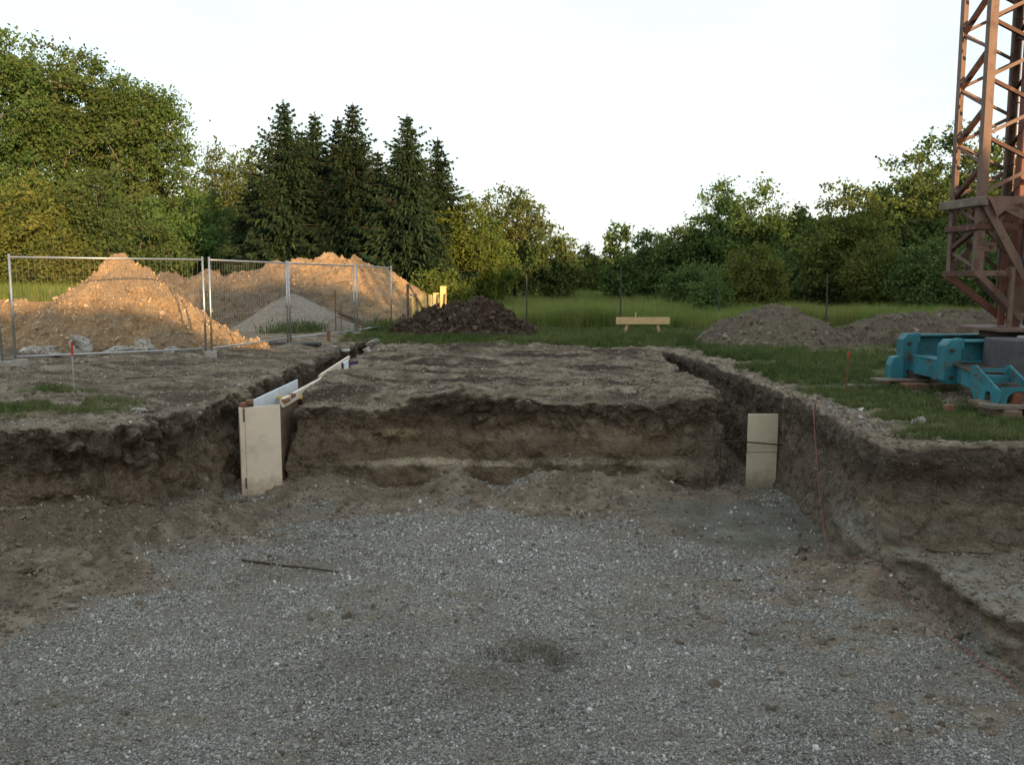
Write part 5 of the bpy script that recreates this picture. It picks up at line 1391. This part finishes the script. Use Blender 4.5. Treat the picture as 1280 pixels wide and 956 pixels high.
# cage: collars, braces, sleeper
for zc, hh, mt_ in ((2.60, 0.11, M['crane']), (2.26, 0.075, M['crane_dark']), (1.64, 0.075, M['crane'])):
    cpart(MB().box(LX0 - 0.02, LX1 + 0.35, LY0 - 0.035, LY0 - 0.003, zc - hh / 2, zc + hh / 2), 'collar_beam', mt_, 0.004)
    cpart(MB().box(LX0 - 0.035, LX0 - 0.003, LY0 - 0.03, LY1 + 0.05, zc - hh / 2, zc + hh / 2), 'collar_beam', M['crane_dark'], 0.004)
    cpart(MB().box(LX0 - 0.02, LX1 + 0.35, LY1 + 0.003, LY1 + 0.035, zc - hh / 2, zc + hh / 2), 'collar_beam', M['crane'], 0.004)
brace((LX0 + 0.01, LY1 - 0.02, 1.95), (LX0 + 0.01, LY0 + 0.02, 2.24), 0.06, M['crane_dark'], (0, 0, 1), (1, 0, 0))
brace((LX0 + 0.024, LY1 - 0.02, 1.93), (LX0 + 0.024, LY0 + 0.02, 1.68), 0.045, M['crane'], (0, 0, 1), (1, 0, 0))
brace((LX0 + 0.024, LY1 - 0.02, 2.56), (LX0 + 0.024, LY0 + 0.02, 2.30), 0.045, M['crane'], (0, 0, 1), (1, 0, 0))
brace((LX0 + 0.1, LY1 + 0.01, 2.22), (LX1 - 0.1, LY1 + 0.01, 1.68), 0.07, M['crane'], (0, 0, 1), (0, -1, 0))
brace((LX0 + 0.1, LY0 + 0.006, 2.24), (LX0 + 0.62, LY0 + 0.006, 1.68), 0.065, M['crane'], (1, 0, 0), (0, 1, 0))
cpart(MB().box(LX0 + 0.1, LX0 + 0.27, LY0 - 0.001, LY0 + 0.012, 1.93, 2.05), 'lug_plate', M['crane'], 0.003)
cpart(MB().cyl((LX0 + 0.19, LY0 - 0.012, 1.99), (LX0 + 0.19, LY0 + 0.02, 1.99), 0.024, 10), 'pin', M['grime'])
cpart(MB().bar((LX0 - 0.07, LY1 + 0.05, 2.585), (LX0 + 0.0, LY0 - 0.12, 2.585), 0.13, 0.12), 'sleeper', M['timber_grey'], 0.012)
# heavy front diagonals with gusset
cpart(MB().bar((LX0 + 0.02, LY0 - 0.055, 2.62), (LX0 + 0.86, LY0 - 0.055, 1.22), 0.11, 0.03, (0, 1, 0)), 'diagonal', M['crane'], 0.004)
cpart(MB().bar((LX0 + 0.12, LY0 - 0.095, 2.60), (LX1 + 0.6, LY0 - 0.095, 1.98), 0.12, 0.03, (0, 1, 0)), 'diagonal', M['crane'], 0.004)
g = MB(); g.prism([(0, 0), (0.34, 0), (0.30, -0.14), (0.16, -0.26), (0.06, -0.06)], -0.13, -0.118, Matrix.Translation((LX0 + 0.02, LY0, 2.64)))
cpart(g, 'gusset', M['crane'])
# close bracing inside the cage
for p0, p1, w_, m_ in (((LX0 + 0.03, LY1, 1.68), (LX1, LY1, 2.56), 0.07, M['crane']), ((LX0 + 0.45, LY0 + 0.02, 1.66), (LX1 + 0.25, LY0 + 0.02, 2.24), 0.07, M['crane']),
                       ((LX0 + 0.05, LY0 + 0.3, 2.58), (LX1, LY0 + 0.5, 1.70), 0.06, M['mast']), ((LX1, LY1 - 0.1, 2.6), (LX0 + 0.2, LY0 + 0.4, 1.66), 0.06, M['mast']),
                       ((LX0 + 0.30, LY1 + 0.02, 1.66), (LX0 + 0.30, LY1 + 0.02, 2.58), 0.06, M['crane']), ((LX0 + 0.58, LY0 + 0.35, 0.92), (LX0 + 0.58, LY0 + 0.35, 2.6), 0.09, M['mast']),
                       ((LX1 + 0.30, LY0, 1.62), (LX1 + 0.30, LY0, 2.64), 0.09, M['crane']), ((LX0 + 0.02, LY0 - 0.02, 2.30), (LX0 + 0.55, LY0 - 0.02, 2.55), 0.05, M['crane_dark'])):
    cpart(MB().bar(p0, p1, w_, 0.03, (0, 1, 0)), 'brace', m_, 0.003)
cpart(MB().box(LX0 + 0.62, LX1 + 0.1, LY0 + 0.30, LY0 + 0.32, 1.1, 1.45), 'plate', M['crane'], 0.004)
# foot struts to the turntable
for x, y in ((LX0, LY0), (LX0, LY1), (LX1 + 0.3, LY0), (LX1 + 0.3, LY1)):
    tx = 6.98 if x < 6.7 else 7.12
    cpart(MB().bar((x + (0.02 if x < 6.7 else -0.02), y, 1.62), (tx, 12.2 + (y - 12.2) * 0.5, 1.0), 0.12, 0.09), 'strut', M['crane'] if y < 12 else M['mast'], 0.006)
cpart(MB().bar((6.62, 11.62, 0.93), (6.62, 11.62, 1.72), 0.045, 0.045), 'upright', M['crane'])
cpart(MB().bar((6.86, 11.60, 0.90), (6.86, 11.60, 1.55), 0.05, 0.05), 'upright', M['crane'])
cpart(MB().box(6.50, 7.9, 11.58, 12.7, 0.86, 0.905), 'turntable', M['crane'], 0.006)
cpart(MB().cyl((7.1, 12.2, 0.76), (7.1, 12.2, 0.86), 0.5, 24), 'slewing_ring', M['grime'])
for pts in ([(6.78, 11.7, 2.6), (6.74, 11.66, 1.9), (6.86, 11.62, 1.4), (6.80, 11.62, 0.95)], [(6.80, 11.72, 2.3), (6.95, 11.6, 1.6), (6.93, 11.6, 1.0)]):
    cpart(MB().tube(pts, 0.012, 6), 'cable', M['black'])

# blue undercarriage
und = cpart(MB().box(5.90, 9.3, 12.70, 12.92, 0.735, 0.765).box(5.90, 9.3, 12.70, 12.92, 0.40, 0.43).box(5.90, 9.3, 12.80, 12.825, 0.43, 0.735), 'rear_beam', M['blue'], 0.004)
cpart(MB().box(5.84, 9.3, 11.42, 11.66, 0.735, 0.765).box(5.84, 9.3, 11.42, 11.66, 0.47, 0.495).box(5.84, 9.3, 11.52, 11.545, 0.495, 0.735), 'front_beam', M['blue'], 0.004)
cpart(MB().box(5.79, 6.03, 11.66, 12.70, 0.455, 0.48).box(5.80, 5.83, 11.66, 12.70, 0.24, 0.455).box(5.79, 6.03, 11.66, 12.70, 0.215, 0.24), 'side_beam', M['blue'], 0.004)
def end_block(x, y, z0, z1, wid):
    pr = [(-wid/2, 0.05), (-wid/2 + 0.05, 0), (wid/2 - 0.03, 0), (wid/2, 0.03), (wid/2, z1 - z0 - 0.02), (wid/2 - 0.03, z1 - z0), (-wid/2 + 0.07, z1 - z0), (-wid/2, z1 - z0 - 0.08)]
    b = MB(); b.prism(pr, -0.11, 0.11, Matrix.Translation((x, y, z0)))
    o = cpart(b, 'end_block', M['blue'], 0.008)
    for zz_ in (z0 + 0.09, z1 - 0.14):
        q = MB(); q.cyl((x - 0.02, y - 0.135, zz_), (x - 0.02, y - 0.108, zz_), 0.028, 6); q.build('bolt', M['grime'], o)
    q = MB(); q.box(x + wid/2 - 0.015, x + wid/2 + 0.03, y - 0.11, y + 0.1, z1 - 0.13, z1 + 0.012); q.build('clip', M['blue'], o, 0.004)
end_block(5.80, 12.78, 0.14, 0.775, 0.22)
end_block(5.78, 11.50, 0.19, 0.775, 0.22)
# rear foot plate and jack
g = MB(); g.prism([(-0.10, 0.0), (0.10, 0.0), (0.10, 0.28), (0.04, 0.36), (-0.06, 0.34), (-0.10, 0.22)], -0.09, 0.09, Matrix.Translation((5.60, 12.70, 0.10)))
cpart(g, 'foot_bracket', M['blue'], 0.01)
cpart(MB().cyl((5.92, 12.6, 0.08), (5.92, 12.6, 0.25), 0.16, 16), 'foot_jack', M['grime'])
# swing arm with its bogie at the front
arm0, arm1 = Vector((6.0, 11.42, 0.33)), Vector((5.74, 10.28, 0.31))
cpart(MB().bar(arm0, arm1, 0.30, 0.22), 'swing_arm', M['blue'], 0.006)
cpart(MB().bar(arm0 + Vector((0.02, 0.05, 0.125)), arm1 + Vector((0, 0.15, 0.125)), 0.40, 0.022), 'arm_plate', M['grime'], 0.003)
BX, BY = 5.70, 9.98
for s in (-1, 1):
    g = MB(); m = Matrix.Translation((BX + s * 0.2, BY, 0.13)) @ Matrix.Rotation(math.pi / 2, 4, 'Z')
    g.prism([(-0.26, 0.06), (-0.20, 0.0), (-0.08, 0.0), (-0.05, 0.14), (0.05, 0.14), (0.08, 0.0), (0.30, 0.02), (0.40, 0.16), (0.40, 0.40), (0.30, 0.42), (-0.14, 0.22), (-0.26, 0.18)], -0.014, 0.014, m)
    cpart(g, 'bogie_side', M['blue'], 0.003)
cpart(MB().bar((BX - 0.2, BY + 0.30, 0.49), (BX + 0.2, BY + 0.30, 0.49), 0.035, 0.035), 'bogie_bar', M['blue'])
arch = [(-0.2, 0.0), (-0.13, 0.0)] + [(-0.13 * math.cos(t), 0.06 + 0.11 * math.sin(t)) for t in np.linspace(0, math.pi, 9)] + [(0.13, 0.0), (0.2, 0.0), (0.2, 0.215), (-0.2, 0.215)]
g = MB(); g.prism(arch, -0.255, -0.235, Matrix.Translation((BX, BY, 0.135))); cpart(g, 'bogie_front', M['blue'])
cpart(MB().box(BX - 0.19, BX + 0.19, BY + 0.05, BY + 0.33, 0.30, 0.33), 'bogie_deck', M['grime'], 0.003)
whl = cpart(MB().cyl((BX - 0.07, BY - 0.10, 0.27), (BX + 0.07, BY - 0.10, 0.27), 0.12, 20), 'wheel', M['grime'], 0.01)
MB().cyl((BX - 0.09, BY - 0.10, 0.27), (BX + 0.09, BY - 0.10, 0.27), 0.05, 12).build('hub', M['rust'], whl)
cpart(MB().box(BX - 0.06, BX + 0.06, BY - 0.245, BY - 0.12, 0.15, 0.29), 'jack_block', M['rust'], 0.01)
cpart(MB().box(BX + 0.2, BX + 1.6, BY + 0.02, BY + 0.22, 0.24, 0.36), 'cross_tube', M['blue'], 0.01)

# ballast and timber packing
for i, (x0, x1, lab) in enumerate(((6.16, 6.56, 'dark weathered concrete ballast block beside the blue beam'), (6.58, 7.9, 'larger concrete ballast block at the right edge of the picture'))):
    b = MB(); b.box(0, x1 - x0, 0, 0.55, 0, 0.50 + 0.02 * i)
    tag(b.build('ballast_block', [M['ballast'], M['concrete']][i], None, 0.02, loc=(x0, 10.84, 0.31)), lab, 'ballast block', 'concrete ballast blocks')
tag(MB().box(6.2, 7.8, 10.75, 11.40, 0.0, 0.305).build('packing_stack', M['timber_old'], None, 0.01), 'dark timber packing under the ballast blocks', 'timber')
def sleeper(x, y, z, L, w, h, rz, mat, label, group):
    b = MB(); b.box(-L/2, L/2, -w/2, w/2, 0, h)
    tag(b.build('timber_block', mat, None, 0.008, loc=(x, y, z), rot=(0, 0, rz)), label, 'timber block', group)
gp = 'timber packing below the crane feet'
sleeper(5.62, 12.52, 0.0, 0.16, 0.62, 0.10, 0.08, M['timber_red'], 'reddish timber block at the left end of the rear crane packing', gp)
sleeper(5.82, 12.50, 0.0, 0.16, 0.62, 0.10, -0.04, M['timber_old'], 'brown timber block second from the left under the rear crane foot', gp)
sleeper(6.08, 12.48, 0.0, 0.26, 0.60, 0.10, 0.03, M['timber_old'], 'wide brown timber block at the right end of the rear crane packing', gp)
sleeper(5.72, 12.56, 0.103, 0.95, 0.30, 0.035, 0.05, M['timber_grey'], 'thin grey board lying on the rear crane packing', gp)
sleeper(5.54, 9.80, 0.0, 0.16, 0.55, 0.11, 0.1, M['timber_old'], 'dark timber block under the left end of the front crane packing', gp)
sleeper(6.02, 9.80, 0.0, 0.2, 0.55, 0.10, -0.1, M['timber_old'], 'dark timber block under the right end of the front crane packing', gp)
sleeper(5.80, 9.76, 0.112, 0.95, 0.26, 0.05, 0.06, M['timber_grey'], 'front one of two old boards under the crane bogie', gp)
sleeper(5.84, 10.05, 0.112, 0.95, 0.26, 0.05, 0.04, M['timber_old'], 'rear one of two old boards under the crane bogie', gp)
p = at(1196, 521, 10.0); sleeper(p.x, 10.2, 0.0, 0.11, 0.09, 0.09, 0.3, M['timber_red'], 'small reddish block on the grass left of the crane bogie', gp)
p = at(1092, 479, 12.6); sleeper(p.x, 12.7, 0.0, 0.7, 0.18, 0.03, -0.06, M['timber_grey'], 'grey plank on the grass left of the rear crane packing', gp)
